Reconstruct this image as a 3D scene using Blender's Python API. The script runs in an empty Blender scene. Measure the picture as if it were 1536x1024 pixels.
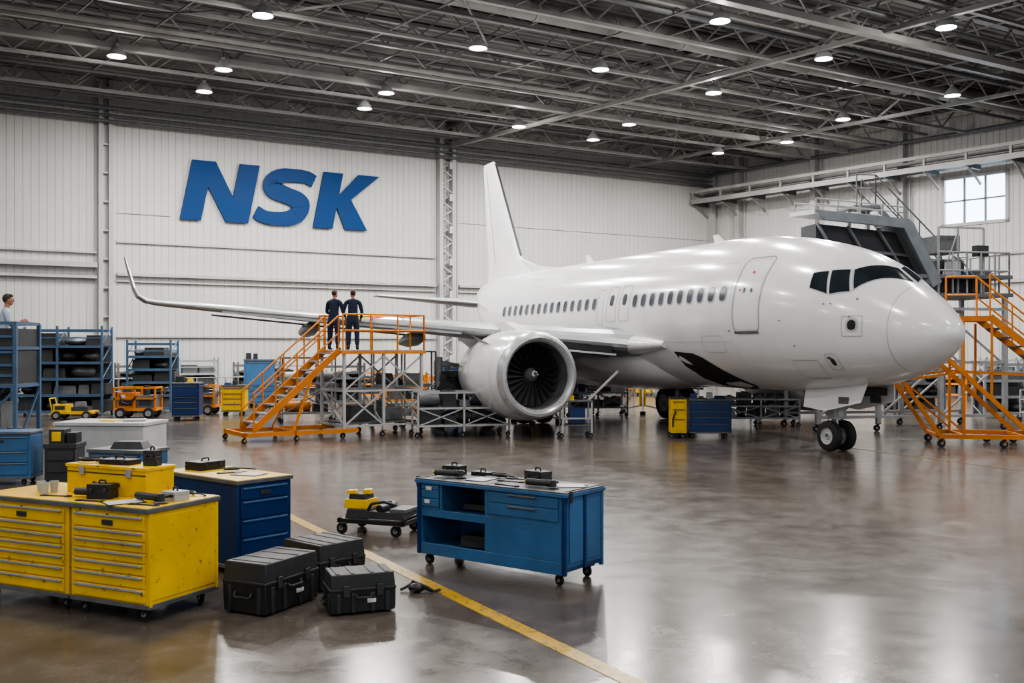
import bpy, bmesh, math, random
from math import sin, cos, pi, radians, sqrt, atan2
from mathutils import Vector, Matrix
random.seed(7)
S=bpy.context.scene
COL=S.collection

# ---------------------------------------------------------------- materials
def pmat(name,col,rough=.5,metal=0.0,var=.12,scale=3.0,bump=0.0,coat=0.0,emit=0.0,spec=.5):
    m=bpy.data.materials.new(name); m.use_nodes=True
    nt=m.node_tree; N=nt.nodes; L=nt.links
    b=N['Principled BSDF']
    tc=N.new('ShaderNodeTexCoord')
    no=N.new('ShaderNodeTexNoise'); no.inputs['Scale'].default_value=scale; no.inputs['Detail'].default_value=3
    L.new(tc.outputs['Object'],no.inputs['Vector'])
    mx=N.new('ShaderNodeMix'); mx.data_type='RGBA'
    mx.inputs['A'].default_value=(*[max(0,c*(1-var)) for c in col],1)
    mx.inputs['B'].default_value=(*[min(1,c*(1+var)) for c in col],1)
    mr=N.new('ShaderNodeMapRange'); mr.inputs['From Min'].default_value=.3; mr.inputs['From Max'].default_value=.7
    L.new(no.outputs['Fac'],mr.inputs['Value'])
    L.new(mr.outputs['Result'],mx.inputs['Factor'])
    L.new(mx.outputs['Result'],b.inputs['Base Color'])
    r2=N.new('ShaderNodeMapRange'); r2.inputs['To Min'].default_value=max(.03,rough*.8); r2.inputs['To Max'].default_value=min(1,rough*1.25)
    L.new(no.outputs['Fac'],r2.inputs['Value']); L.new(r2.outputs['Result'],b.inputs['Roughness'])
    b.inputs['Metallic'].default_value=metal
    b.inputs['Coat Weight'].default_value=coat
    b.inputs['Coat Roughness'].default_value=.08
    b.inputs['Specular IOR Level'].default_value=spec
    if bump>0:
        bp=N.new('ShaderNodeBump'); bp.inputs['Strength'].default_value=bump; bp.inputs['Distance'].default_value=.02
        n2=N.new('ShaderNodeTexNoise'); n2.inputs['Scale'].default_value=scale*8
        L.new(tc.outputs['Object'],n2.inputs['Vector']); L.new(n2.outputs['Fac'],bp.inputs['Height']); L.new(bp.outputs['Normal'],b.inputs['Normal'])
    if emit>0:
        b.inputs['Emission Color'].default_value=(*col,1); b.inputs['Emission Strength'].default_value=emit
    return m

def worn(name,col,chip,rough=.4,amount=.62):
    """painted steel with chips and grime"""
    m=pmat(name,col,rough,0,.14,2.5)
    nt=m.node_tree; N=nt.nodes; L=nt.links; b=N['Principled BSDF']
    src=[l for l in nt.links if l.to_socket==b.inputs['Base Color']][0].from_socket
    tc=N.new('ShaderNodeTexCoord'); no=N.new('ShaderNodeTexNoise'); no.inputs['Scale'].default_value=14; no.inputs['Detail'].default_value=6; no.inputs['Roughness'].default_value=.7
    L.new(tc.outputs['Object'],no.inputs['Vector'])
    mr=N.new('ShaderNodeMapRange'); mr.inputs['From Min'].default_value=amount; mr.inputs['From Max'].default_value=amount+.05
    L.new(no.outputs['Fac'],mr.inputs['Value'])
    mx=N.new('ShaderNodeMix'); mx.data_type='RGBA'; mx.inputs['B'].default_value=(*chip,1)
    L.new(mr.outputs['Result'],mx.inputs['Factor']); L.new(src,mx.inputs['A']); L.new(mx.outputs['Result'],b.inputs['Base Color'])
    return m

M={}
M['white']=pmat('aircraft_white_paint',(.76,.76,.765),.19,0,.04,1.2,coat=.3)
M['white2']=pmat('aircraft_grey_panel',(.45,.46,.47),.35,0,.06,2)
M['seam']=pmat('panel_seam',(.20,.20,.21),.5,0,.1)
M['seam2']=pmat('panel_seam_light',(.42,.42,.43),.5,0,.1)
M['glass']=pmat('cockpit_glass',(.02,.027,.033),.06,0,.3,2)
M['cabinwin']=pmat('cabin_window_glass',(.07,.08,.10),.2,0,.4,1.7)
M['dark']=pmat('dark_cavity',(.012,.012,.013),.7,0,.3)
M['winggrey']=pmat('wing_grey_paint',(.22,.23,.24),.35,.1,.15,1.5)
M['winglight']=pmat('wing_leading_edge',(.46,.47,.48),.3,.3,.08,2)
M['chrome']=pmat('bare_aluminium',(.55,.56,.58),.3,.8,.08,4)
M['lip']=pmat('inlet_lip_metal',(.50,.51,.52),.28,.35,.06,3)
M['titan']=pmat('fan_titanium',(.13,.13,.135),.32,.5,.15,4)
M['rubber']=pmat('tyre_rubber',(.016,.016,.016),.75,0,.2,8)
M['grey']=worn('galvanised_steel',(.28,.29,.30),(.15,.14,.13),.45,.62)
M['dgrey']=pmat('dark_steel',(.045,.047,.052),.5,.3,.2,5)
M['mgrey']=pmat('mid_grey_steel',(.125,.132,.138),.5,.2,.2,5)
M['hood']=pmat('blue_grey_steel',(.17,.195,.215),.45,.2,.15,3)
M['lgrey']=pmat('light_grey_paint',(.42,.43,.43),.5,0,.08,3)
M['yellow']=worn('yellow_painted_steel',(.76,.47,.006),(.22,.15,.05),.36,.61)
M['orange']=worn('orange_painted_steel',(.62,.195,.014),(.25,.11,.05),.42,.63)
M['blue']=worn('blue_painted_steel',(.040,.128,.275),(.07,.10,.15),.38,.60)
M['navy']=worn('navy_painted_steel',(.005,.030,.13),(.03,.045,.08),.33,.66)
M['rack']=worn('rack_blue_steel',(.06,.115,.20),(.08,.08,.08),.45,.62)
M['black']=pmat('black_plastic',(.015,.016,.017),.42,0,.25,6,bump=.15)
M['black2']=pmat('matte_black_plastic',(.028,.029,.031),.5,0,.2,6)
M['red']=pmat('red_marking',(.55,.04,.03),.5)
M['paper']=pmat('paper_white',(.62,.62,.60),.6,0,.05)
M['table']=pmat('white_laminate',(.46,.46,.46),.45,0,.12,2)
M['logo']=pmat('logo_blue',(.0005,.036,.14),.5,0,.04,1,spec=.2)
M['skin']=pmat('skin',(.36,.18,.115),.5,0,.08,10)
M['hair']=pmat('brown_hair',(.04,.02,.011),.6,0,.3,30,bump=.3)
M['navycloth']=pmat('navy_coverall',(.010,.018,.046),.8,0,.25,12,bump=.3)
M['shirt']=pmat('pale_shirt',(.42,.47,.56),.8,0,.1,12,bump=.2)
M['truss']=pmat('truss_paint',(.25,.247,.24),.5,.1,.25,1.0)
M['truss2']=pmat('girder_paint',(.34,.335,.325),.5,.1,.18,1.0)
M['deck']=pmat('roof_deck',(.17,.168,.163),.6,.1,.4,.6)
M['lampglow']=pmat('lamp_lens',(1,.97,.92),.3,emit=28)
M['lampglow'].cycles.emission_sampling='NONE'
M['winlight']=pmat('daylight_glazing',(.62,.80,1.0),.2,0,.05,.9,emit=5.5)
M['wallpanel']=pmat('wall_panel_white',(.515,.507,.492),.5,0,.07,.35)
M['wallgroove']=pmat('wall_panel_groove',(.455,.447,.433),.55,0,.08,.5)  # darker tone stands in for the weak shading in the ribs
M['walltrim']=pmat('wall_trim_paint',(.41,.405,.395),.5,0,.12,.8)

def floor_mat():
    m=bpy.data.materials.new('polished_concrete'); m.use_nodes=True
    nt=m.node_tree; N=nt.nodes; L=nt.links; b=N['Principled BSDF']
    tc=N.new('ShaderNodeTexCoord')
    def noise(sc,det=8,rough=.6,dist=0):
        n=N.new('ShaderNodeTexNoise'); n.inputs['Scale'].default_value=sc; n.inputs['Detail'].default_value=det
        n.inputs['Roughness'].default_value=rough; n.inputs['Distortion'].default_value=dist
        L.new(tc.outputs['Object'],n.inputs['Vector']); return n
    a=noise(.22,5,.65,.6); c=noise(2.0,8,.72,.3)
    r=N.new('ShaderNodeValToRGB'); e=r.color_ramp.elements
    e[0].position=.33; e[0].color=(.052,.041,.033,1); e[1].position=.68; e[1].color=(.165,.142,.122,1)
    ad=N.new('ShaderNodeMath'); ad.operation='MULTIPLY_ADD'; ad.inputs[1].default_value=.5
    mm=N.new('ShaderNodeMath'); mm.operation='MULTIPLY'; mm.inputs[1].default_value=.5
    L.new(c.outputs['Fac'],mm.inputs[0]); L.new(a.outputs['Fac'],ad.inputs[0]); L.new(mm.outputs[0],ad.inputs[2])
    L.new(ad.outputs[0],r.inputs['Fac'])
    mp=N.new('ShaderNodeMapping'); mp.inputs['Rotation'].default_value=(0,0,radians(-28)); L.new(tc.outputs['Object'],mp.inputs['Vector'])
    sp=N.new('ShaderNodeSeparateXYZ'); L.new(mp.outputs['Vector'],sp.inputs[0])
    fac=None
    for ax in ('X','Y'):
        dv=N.new('ShaderNodeMath'); dv.operation='DIVIDE'; dv.inputs[1].default_value=5.5; L.new(sp.outputs[ax],dv.inputs[0])
        fr=N.new('ShaderNodeMath'); fr.operation='FRACT'; L.new(dv.outputs[0],fr.inputs[0])
        lt=N.new('ShaderNodeMath'); lt.operation='LESS_THAN'; lt.inputs[1].default_value=.0022; L.new(fr.outputs[0],lt.inputs[0])
        if fac is None: fac=lt
        else:
            mxm=N.new('ShaderNodeMath'); mxm.operation='MAXIMUM'; L.new(fac.outputs[0],mxm.inputs[0]); L.new(lt.outputs[0],mxm.inputs[1]); fac=mxm
    half=N.new('ShaderNodeMath'); half.operation='MULTIPLY'; half.inputs[1].default_value=.6; L.new(fac.outputs[0],half.inputs[0])
    mx=N.new('ShaderNodeMix'); mx.data_type='RGBA'; mx.inputs['B'].default_value=(.025,.02,.018,1)
    L.new(half.outputs[0],mx.inputs['Factor']); L.new(r.outputs['Color'],mx.inputs['A']); L.new(mx.outputs['Result'],b.inputs['Base Color'])
    rr=N.new('ShaderNodeMapRange'); rr.inputs['From Min'].default_value=.3; rr.inputs['From Max'].default_value=.7
    rr.inputs['To Min'].default_value=.15; rr.inputs['To Max'].default_value=.25
    L.new(c.outputs['Fac'],rr.inputs['Value']); L.new(rr.outputs['Result'],b.inputs['Roughness'])
    bp=N.new('ShaderNodeBump'); bp.inputs['Strength'].default_value=.03; bp.inputs['Distance'].default_value=.01
    L.new(c.outputs['Fac'],bp.inputs['Height']); L.new(bp.outputs['Normal'],b.inputs['Normal'])
    b.inputs['Specular IOR Level'].default_value=.5
    return m
M['floor']=floor_mat()
M['line']=worn('yellow_floor_paint',(.48,.29,.02),(.13,.11,.08),.3,.55)
M['line2']=worn('faded_floor_paint',(.24,.15,.04),(.13,.11,.095),.3,.5)

# ---------------------------------------------------------------- mesh builder
class MB:
    def __init__(s): s.v=[];s.f=[];s.mi=[];s.mats=[]
    def m(s,k):
        if k not in s.mats: s.mats.append(k)
        return s.mats.index(k)
    def add(s,vs,fs,k):
        b=len(s.v); i=s.m(k)
        s.v+= [tuple(v) for v in vs]
        for f in fs: s.f.append(tuple(b+q for q in f)); s.mi.append(i)
    def box(s,x0,y0,z0,x1,y1,z1,k):
        vs=[(x,y,z) for x in (x0,x1) for y in (y0,y1) for z in (z0,z1)]
        s.add(vs,[(0,1,3,2),(4,6,7,5),(0,4,5,1),(2,3,7,6),(0,2,6,4),(1,5,7,3)],k)
    def rbox(s,c,size,rz,k,taper=1.0):
        vs=[];ca,sa=cos(rz),sin(rz)
        for i in (-.5,.5):
            for j in (-.5,.5):
                for l in (-.5,.5):
                    t=taper if l>0 else 1
                    x=i*size[0]*t;y=j*size[1]*t
                    vs.append((c[0]+x*ca-y*sa,c[1]+x*sa+y*ca,c[2]+l*size[2]))
        s.add(vs,[(0,1,3,2),(4,6,7,5),(0,4,5,1),(2,3,7,6),(0,2,6,4),(1,5,7,3)],k)
    def basis(s,d):
        d=Vector(d).normalized(); u=Vector((0,0,1)) if abs(d.z)<.95 else Vector((1,0,0))
        a=d.cross(u).normalized(); b=a.cross(d).normalized(); return d,a,b
    def cyl(s,p1,p2,r,k,n=10,r2=None):
        p1=Vector(p1);p2=Vector(p2); r2=r if r2 is None else r2
        d,a,b=s.basis(p2-p1)
        vs=[p1+(a*cos(2*pi*i/n)+b*sin(2*pi*i/n))*r for i in range(n)]+[p2+(a*cos(2*pi*i/n)+b*sin(2*pi*i/n))*r2 for i in range(n)]
        fs=[(i,(i+1)%n,n+(i+1)%n,n+i) for i in range(n)]+[tuple(range(n-1,-1,-1)),tuple(range(n,2*n))]
        s.add(vs,fs,k)
    def tube(s,pts,r,k,n=8):
        for a,b in zip(pts,pts[1:]): s.cyl(a,b,r,k,n)
    def beam(s,p1,p2,w,h,k):
        p1=Vector(p1);p2=Vector(p2); d,a,b=s.basis(p2-p1)
        vs=[p+a*i*w/2+b*j*h/2 for p in (p1,p2) for i,j in ((-1,-1),(1,-1),(1,1),(-1,1))]
        s.add(vs,[(0,1,5,4),(1,2,6,5),(2,3,7,6),(3,0,4,7),(3,2,1,0),(4,5,6,7)],k)
    def grid(s,rows,k,cu=False,cv=False):
        nr=len(rows);nc=len(rows[0]); vs=[p for r in rows for p in r]; fs=[]
        for i in range(nr if cv else nr-1):
            for j in range(nc if cu else nc-1):
                a=i*nc+j;b=i*nc+(j+1)%nc;c=((i+1)%nr)*nc+(j+1)%nc;d=((i+1)%nr)*nc+j
                fs.append((a,b,c,d))
        s.add(vs,fs,k)
    def lathe(s,prof,O,A,k,n=24,sc=(1,1)):
        O=Vector(O); d,a,b=s.basis(A)
        rows=[[O+d*x+(a*cos(2*pi*i/n)*sc[0]+b*sin(2*pi*i/n)*sc[1])*max(r,.0005) for i in range(n)] for x,r in prof]
        s.grid(rows,k,cu=True)
    def ell(s,c,r,k,n=12,m=8):
        rows=[]
        for j in range(m+1):
            ph=-pi/2+pi*j/m
            rows.append([(c[0]+r[0]*max(cos(ph),.001)*cos(2*pi*i/n),c[1]+r[1]*max(cos(ph),.001)*sin(2*pi*i/n),c[2]+r[2]*sin(ph)) for i in range(n)])
        s.grid(rows,k,cu=True)
    def prism(s,pts,d,k):
        n=len(pts); d=Vector(d); vs=[Vector(p) for p in pts]+[Vector(p)+d for p in pts]
        fs=[tuple(range(n-1,-1,-1)),tuple(range(n,2*n))]+[(i,(i+1)%n,n+(i+1)%n,n+i) for i in range(n)]
        s.add(vs,fs,k)
    def caster(s,x,y,zt,k='dgrey',wk='rubber',ang=0.0,r=None):
        r=r or zt*.42; w=r*.5
        s.rbox((x,y,zt-.01),(r*1.5,r*1.5,.015),ang,k)
        ca,sa=cos(ang),sin(ang)
        ox,oy=-.5*r*ca,-.5*r*sa
        for q in (-1,1):
            px=x-sa*w*.75*q; py=y+ca*w*.75*q
            s.beam((px,py,zt-.01),(px+ox,py+oy,r),r*.6,.012,k)
        cx,cy=x+ox,y+oy
        s.cyl((cx+sa*w/2,cy-ca*w/2,r),(cx-sa*w/2,cy+ca*w/2,r),r,wk,16)
        s.cyl((cx+sa*w*.85,cy-ca*w*.85,r),(cx-sa*w*.85,cy+ca*w*.85,r),r*.4,'grey',10)
    def wheel(s,c,ax,r,w,hub='grey'):
        c=Vector(c);ax=Vector(ax).normalized()
        pr=[(-w/2,r*.55),(-w/2,r*.85),(-w*.36,r*.97),(0,r),(w*.36,r*.97),(w/2,r*.85),(w/2,r*.55)]
        s.lathe(pr,c,ax,'rubber',28)
        pr=[(-w*.42,0),(-w*.42,r*.2),(-w*.30,r*.25),(-w*.34,r*.5),(-w*.5,r*.57),(w*.5,r*.57),(w*.34,r*.5),(w*.30,r*.25),(w*.42,r*.2),(w*.42,0)]
        s.lathe(pr,c,ax,hub,20)
    def mesh(s,name,bevel=0):
        me=bpy.data.meshes.new(name); me.from_pydata(s.v,[],s.f)
        for k in s.mats: me.materials.append(M[k])
        for p,i in zip(me.polygons,s.mi): p.material_index=i
        bm=bmesh.new(); bm.from_mesh(me)
        bmesh.ops.recalc_face_normals(bm,faces=bm.faces); bm.to_mesh(me); bm.free()
        for p in me.polygons: p.use_smooth=True
        me.set_sharp_from_angle(angle=radians(38))
        return me
    def obj(s,name,loc=(0,0,0),rz=0,parent=None,bevel=0,scale=1):
        me=s.mesh(name)
        return place(me,name,loc,rz,parent,bevel,scale)
def place(me,name,loc=(0,0,0),rz=0,parent=None,bevel=0,scale=1):
    o=bpy.data.objects.new(name,me); COL.objects.link(o); o.location=loc; o.rotation_euler=(0,0,rz)
    o.scale=(scale,)*3
    if parent: o.parent=parent
    if bevel:
        b=o.modifiers.new('bevel','BEVEL'); b.width=bevel; b.segments=2; b.limit_method='ANGLE'; b.angle_limit=radians(50)
    return o
def empty(name,loc=(0,0,0),rz=0):
    e=bpy.data.objects.new(name,None); COL.objects.link(e); e.location=loc; e.rotation_euler=(0,0,rz); e.empty_display_size=.2; return e

# ---------------------------------------------------------------- camera
cam=bpy.data.cameras.new('camera'); co=bpy.data.objects.new('camera',cam); COL.objects.link(co)
cam.sensor_width=36; cam.lens=1500/1536*36
co.location=(0,0,2.3); co.rotation_euler=(radians(90),0,0)
cam.shift_y=10/1536
cam.clip_end=400
S.camera=co

# ---------------------------------------------------------------- room shell
WA=atan2(19,32.4); P0=(-20.5,40,0)
RA=atan2(-.7714,.636); P1=(11.9,59,0)
HT=13.6
mb=MB(); mb.box(-75,-30,-.2,75,85,0,'floor'); mb.obj('floor')

def ribwall(mb,x0,x1,z0,z1):
    n=int(round((x1-x0)/.3)); st=(x1-x0)/n
    for i in range(n):
        a=x0+i*st
        mb.add([(a,0,z0),(a+st*.86,0,z0),(a+st*.86,0,z1),(a,0,z1)],[(0,1,2,3)],'wallpanel')
        mb.add([(a+st*.86,0,z0),(a+st*.90,.014,z0),(a+st*.96,.014,z0),(a+st,0,z0),(a+st,0,z1),(a+st*.96,.014,z1),(a+st*.90,.014,z1),(a+st*.86,0,z1)],[(0,1,6,7),(1,2,5,6),(2,3,4,5)],'wallgroove')
mb=MB(); ribwall(mb,-45,38,0,HT); mb.box(-45,.06,0,38,.3,HT,'wallgroove')
mb.obj('wall_back',P0,WA)
mb=MB()
ribwall(mb,-.3,14,0,HT); ribwall(mb,17,75,0,HT); ribwall(mb,14,17,0,8.2); ribwall(mb,14,17,10.4,HT)
mb.box(-.3,.06,0,14,.3,HT,'wallgroove');mb.box(17,.06,0,75,.3,HT,'wallgroove');mb.box(14,.06,0,17,.3,8.2,'wallgroove');mb.box(14,.06,10.4,17,.3,HT,'wallgroove')
mb.obj('wall_right',P1,RA)
mb=MB(); ribwall(mb,0,50,0,HT); mb.box(0,.06,0,50,.3,HT,'wallgroove')
mb.obj('wall_left',(-45,-20,0),radians(90)).scale=(1,1,1)

# window
mb=MB()
mb.box(14,.10,8.2,17,.13,10.4,'winlight')
for (a,b,c,d) in ((13.9,8.1,17.1,8.25),(13.9,10.35,17.1,10.5),(13.9,8.1,14.06,10.5),(16.94,8.1,17.1,10.5)):
    mb.box(a,-.06,b,c,.12,d,'walltrim')
for x in (15.0,16.0): mb.box(x-.04,-.0,8.2,x+.04,.1,10.4,'mgrey')
mb.box(14,0,9.27,17,.1,9.34,'mgrey')
mb.obj('window_1',P1,RA)

# wall trims, columns, pipes on back wall
mb=MB()
mb.box(-45,-.45,5.65,3.6,-.02,5.85,'walltrim'); mb.box(-45,-.30,5.2,3.6,-.02,5.3,'walltrim')
mb.box(-45,-.2,6.25,3.6,-.02,6.33,'walltrim')
mb.box(4.4,-.12,6.75,19.3,-.02,6.83,'walltrim')
mb.box(4.4,-.25,5.35,19.3,-.02,5.48,'walltrim'); mb.box(4.4,-.14,5.1,19.3,-.02,5.16,'walltrim')
mb.box(20.6,-.25,5.35,37.0,-.02,5.48,'walltrim'); mb.box(20.6,-.14,5.1,37.0,-.02,5.16,'walltrim')
for a,b in ((-45,3.6),(4.4,19.3),(20.6,37)): mb.box(a,-.12,2.75,b,-.02,2.83,'walltrim')
mb.box(20.6,-.06,8.6,37.0,-.02,8.64,'wallpanel'); mb.box(4.4,-.05,8.0,6.6,-.02,8.03,'walltrim')
mb.obj('trim_1',P0,WA)
mb=MB()
for x in (3.75,4.15): mb.box(x-.09,-.28,0,x+.09,-.02,HT-.1,'walltrim')
for z in [i*1.2 for i in range(11)]: mb.box(3.7,-.2,z,4.2,-.1,z+.08,'walltrim')
mb.obj('trim_2',P0,WA)
mb=MB()
for x in (19.5,20.2):
    mb.box(x-.10,-.4,0,x+.10,-.02,HT-.1,'walltrim'); mb.cyl((x+.25,-.2,0),(x+.25,-.2,HT-.1),.05,'lgrey')
for i in range(16):
    z=i*.8; mb.beam((19.5,-.3,z),(20.2,-.3,z+.4),.06,.06,'walltrim'); mb.beam((20.2,-.3,z+.4),(19.5,-.3,z+.8),.06,.06,'walltrim')
    if i%2==0: mb.box(19.9,-.5,z,20.1,-.38,z+.35,'lgrey')
mb.obj('trim_3',P0,WA)
mb=MB()
for x in (37.2,): mb.box(x-.15,-.4,0,x+.15,-.02,HT-.1,'walltrim')
for z,r in ((12.3,.10),(12.0,.05),(11.75,.07)): mb.cyl((-45,-.5,z),(37.0,-.5,z),r,'mgrey',8)
mb.obj('trim_4',P0,WA)
mb=MB()
for x in (2.0,7.0,12.0,20,28,36,44,52):
    mb.box(x-.15,-.45,0,x+.15,-.02,HT-.1,'walltrim'); mb.cyl((x+.35,-.15,0),(x+.35,-.15,HT-.1),.04,'lgrey')
mb.box(0,-.14,6.6,75,-.02,6.72,'walltrim'); mb.box(0,-.2,5.3,75,-.02,5.45,'walltrim')
mb.cyl((0,-.6,12.4),(75,-.6,12.4),.09,'mgrey',8)
mb.obj('trim_5',P1,RA)
# catwalk
mb=MB()
y0,y1=-1.9,-.5
mb.box(-.1,y0,10.75,60,y1,10.82,'mgrey')
mb.box(-.1,y0-.06,10.60,60,y0,10.86,'truss2'); mb.box(-.1,y0-.05,11.20,60,y0+.05,11.36,'truss2')
mb.box(-.1,y1-.3,11.2,60,y1-.2,11.34,'truss')
for i in range(31):
    x=i*2.0
    mb.box(x-.05,y0+.0,10.8,x+.05,y0+.1,11.2,'truss2')
    mb.beam((x,y0+.1,10.7),(x,y1+.05,9.9),.08,.10,'truss')
    mb.box(x-.05,y0,10.55,x+.05,y1,10.75,'mgrey')
mb.obj('maintenance_catwalk',P1,RA)

# ceiling deck + trusses
def xr(y): return 37.5+.16*abs(y)
mb=MB()
n=int(56/.35)
rows=[]
for i in range(n+1):
    y=.3-i*.35
    rows+= [[(-45,y,HT),(xr(y)+.3,y,HT)],[(-45,y-.12,HT),(xr(y)+.3,y-.12,HT)],[(-45,y-.16,HT+.06),(xr(y)+.3,y-.16,HT+.06)],[(-45,y-.30,HT+.06),(xr(y)+.3,y-.30,HT+.06)]]
mb.grid(rows,'deck')
mb.obj('ceiling',P0,WA)
yy=-.9; ti=0
heavy=(4,11,17)
while yy>-55:
    mb=MB(); X1=xr(yy)-.3; X0=-44; hv=ti in heavy; zt,zb=13.45,12.70-.25*(ti%2)-(.15 if hv else 0)
    w=.15 if hv else .08
    mb.box(X0,yy-w,zt,X1,yy+w,zt+.12,'truss'); mb.box(X0,yy-w,zb-(.2 if hv else .1),X1,yy+w,zb,'truss2' if (ti%2 or hv) else 'truss')
    x=X0+.3*(ti%3);k=0
    while x<X1-1.1:
        a,b=(zb,zt) if k%2==0 else (zt,zb)
        mb.beam((x,yy,a),(x+1.1,yy,b),.055,.055,'truss'); x+=1.1;k+=1
    mb.obj('roof_truss',P0,WA)
    yy-=2.05; ti+=1
for gx,w in ((-34,.12),(20,.20),(31,.12)):
    mb=MB(); dx=.158/.987
    def q(y,z,off=0): return (gx-dx*(y+1)+off,y,z)
    for z,h in ((13.3,.14),(12.3,.14)): mb.beam(q(-.3,z),q(-55,z),w,h,'truss')
    y=-.3;k=0
    while y>-53:
        a,b=(12.35,13.25) if k%2==0 else (13.25,12.35)
        mb.beam(q(y,a),q(y-1.5,b),.07,.07,'truss'); y-=1.5;k+=1
    mb.obj('roof_girder',P0,WA)
mb=MB()
for gx in range(-40,38,2):
    mb.beam((gx,-.5,12.95-.2*(gx%3)),(gx+.16*54,-54,12.95-.2*(gx%3)),.045,.045,'truss')
rr0=random.Random(3)
for i in range(16):
    y=-2.2-i*3.1; z=rr0.choice([12.5,12.65,12.75]); mb.cyl((-44,y,z),(xr(y)-.4,y,z),rr0.choice([.04,.07,.1]),rr0.choice(['truss2','truss','mgrey']),8)
x=-38
while x<34:
    for y in (-3,-15,-27,-39):
        if rr0.random()<.75:
            mb.beam((x,y,12.6),(x+7,y-9,12.6),.06,.06,'truss'); mb.beam((x,y-9,12.65),(x+7,y,12.65),.06,.06,'truss')
    x+=9
for i in range(14):
    x=rr0.uniform(-20,30); y=rr0.uniform(-30,-3); L_=rr0.uniform(4,9)
    pts=[(x+L_*u,y+rr0.uniform(-.05,.05),12.75-.4*sin(pi*u)) for u in [j/8 for j in range(9)]]
    mb.tube(pts,.02,'dgrey',5)
mb.obj('ceiling_bracing',P0,WA)
mb=MB()
mb.cyl((-40,-18,12.95),(40,-18,12.95),.32,'truss',14)
for x in range(-40,40,3): mb.cyl((x,-18,12.95),(x+.06,-18,12.95),.35,'truss2',14)
mb.obj('ventilation_duct',P0,WA)

# floor markings
def strip(name,a,b,w,k,z=.004):
    a=Vector((*a,0));b=Vector((*b,0)); d=(b-a).normalized(); nn=Vector((-d.y,d.x,0))*w/2
    m_=MB(); m_.prism([a+nn,b+nn,b-nn,a-nn],(0,0,z),k); return m_.obj(name)
strip('floor_line_marking',(-4.6,16.4),(2.3,4.3),.15,'line')
strip('floor_line_marking',(7.4,24.0),(14.0,8.3),.09,'line2')
strip('floor_line_marking',(-12.5,28),(-7.2,20.5),.09,'line2')

# ---------------------------------------------------------------- NSK sign
h=2.63
def slant(p): return (p[0]+p[1]*.2,0,p[1])
mb=MB()
Np=[(0,0),(0,h),(1.02,h),(2.08,1.12),(2.08,h),(2.98,h),(2.98,0),(1.98,0),(.9,1.5),(.9,0)]
Kp=[(6.0,0),(6.0,h),(6.95,h),(6.95,1.58),(7.72,h),(8.78,h),(7.58,1.42),(8.68,0),(7.55,0),(6.95,1.02),(6.95,0)]
for P in (Np,Kp): mb.prism([slant(p) for p in P],(0,.12,0),'logo')
sp=[(5.62,2.12),(5.3,2.28),(4.85,2.33),(4.25,2.31),(3.84,2.13),(3.72,1.85),(3.92,1.58),(4.45,1.40),(4.98,1.22),(5.22,.92),(5.10,.52),(4.6,.32),(4.0,.30),(3.55,.38),(3.22,.55)]
wd=[.27,.28,.30,.33,.40,.43,.40,.36,.38,.43,.42,.34,.30,.28,.27]
def cr(p0,p1,p2,p3,t): return tuple(.5*((2*b)+(-a+c)*t+(2*a-5*b+4*c-d)*t*t+(-a+3*b-3*c+d)*t**3) for a,b,c,d in zip(p0,p1,p2,p3))
pts=[]
P=[(x,z,w) for (x,z),w in zip(sp,wd)]
for i in range(len(P)-1):
    p0=P[max(i-1,0)];p3=P[min(i+2,len(P)-1)]
    for t in (0,.25,.5,.75): pts.append(cr(p0,P[i],P[i+1],p3,t))
pts.append(P[-1])
L_=[];R_=[]
for i,(x,z,w) in enumerate(pts):
    a=pts[max(i-1,0)];b=pts[min(i+1,len(pts)-1)]
    dx,dz=b[0]-a[0],b[1]-a[1]; l=sqrt(dx*dx+dz*dz); nx,nz=-dz/l,dx/l
    if i==0: nx,nz=.25,.97
    if i==len(pts)-1: nx,nz=-.25,-.97
    L_.append(slant((x+nx*w,max(0,min(h,z+nz*w)))));R_.append(slant((x-nx*w,max(0,min(h,z-nz*w)))))
if (Vector(L_[0])-Vector(L_[1])).length>(Vector(L_[0])-Vector(R_[1])).length: L_[0],R_[0]=R_[0],L_[0]
if (Vector(L_[-1])-Vector(L_[-2])).length>(Vector(L_[-1])-Vector(R_[-2])).length: L_[-1],R_[-1]=R_[-1],L_[-1]
off=lambda p,y:(p[0],p[1]+y,p[2])
mb.grid([L_,R_,[off(p,.12) for p in R_],[off(p,.12) for p in L_]],'logo',cv=True)
for e in (0,-1): mb.add([L_[e],R_[e],off(R_[e],.12),off(L_[e],.12)],[(0,1,2,3)],'logo')
L0=3.52*1.977
mb.obj('wall_logo_sign',(P0[0]+L0*cos(WA)+.2*sin(WA),P0[1]+L0*sin(WA)-.2*cos(WA),7.9),WA)

# ---------------------------------------------------------------- lamps
mb=MB()
mb.lathe([(-.02,.30),(.10,.27),(.28,.14),(.34,.07),(.42,.06),(.44,0)],(0,0,0),(0,0,1),'lgrey',24)
mb.lathe([(.0,0),(0,.12),(.005,.275)],(0,0,0),(0,0,1),'lampglow',24)
mb.cyl((0,0,.42),(0,0,.6),.015,'dgrey',6)
lampmesh=mb.mesh('high_bay_lamp')
lamps=[(-7.3,29.3),(-1.1,32.5),(6.2,29.8),(13.2,30.4),(-13.2,33.4),(-10.1,35),(-11.7,38),(-4.8,38.2),(-6,40.7),(.3,44),(3.1,35),(7.7,38.2),(10.5,33.7),(14.1,42.6),(5.1,43.6),(3.8,46.8),(10.3,50),(13,47.3),(17,38.6)]
nv=len(lamps)
for y in (24,15,6,-3):
    for x in (-21,-9,2,13,24): lamps.append((x,y))
LI=bpy.data.lights.new('lamp_light','AREA'); LI.shape='DISK'; LI.size=.5; LI.energy=600; LI.color=(1,.975,.94)
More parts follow.
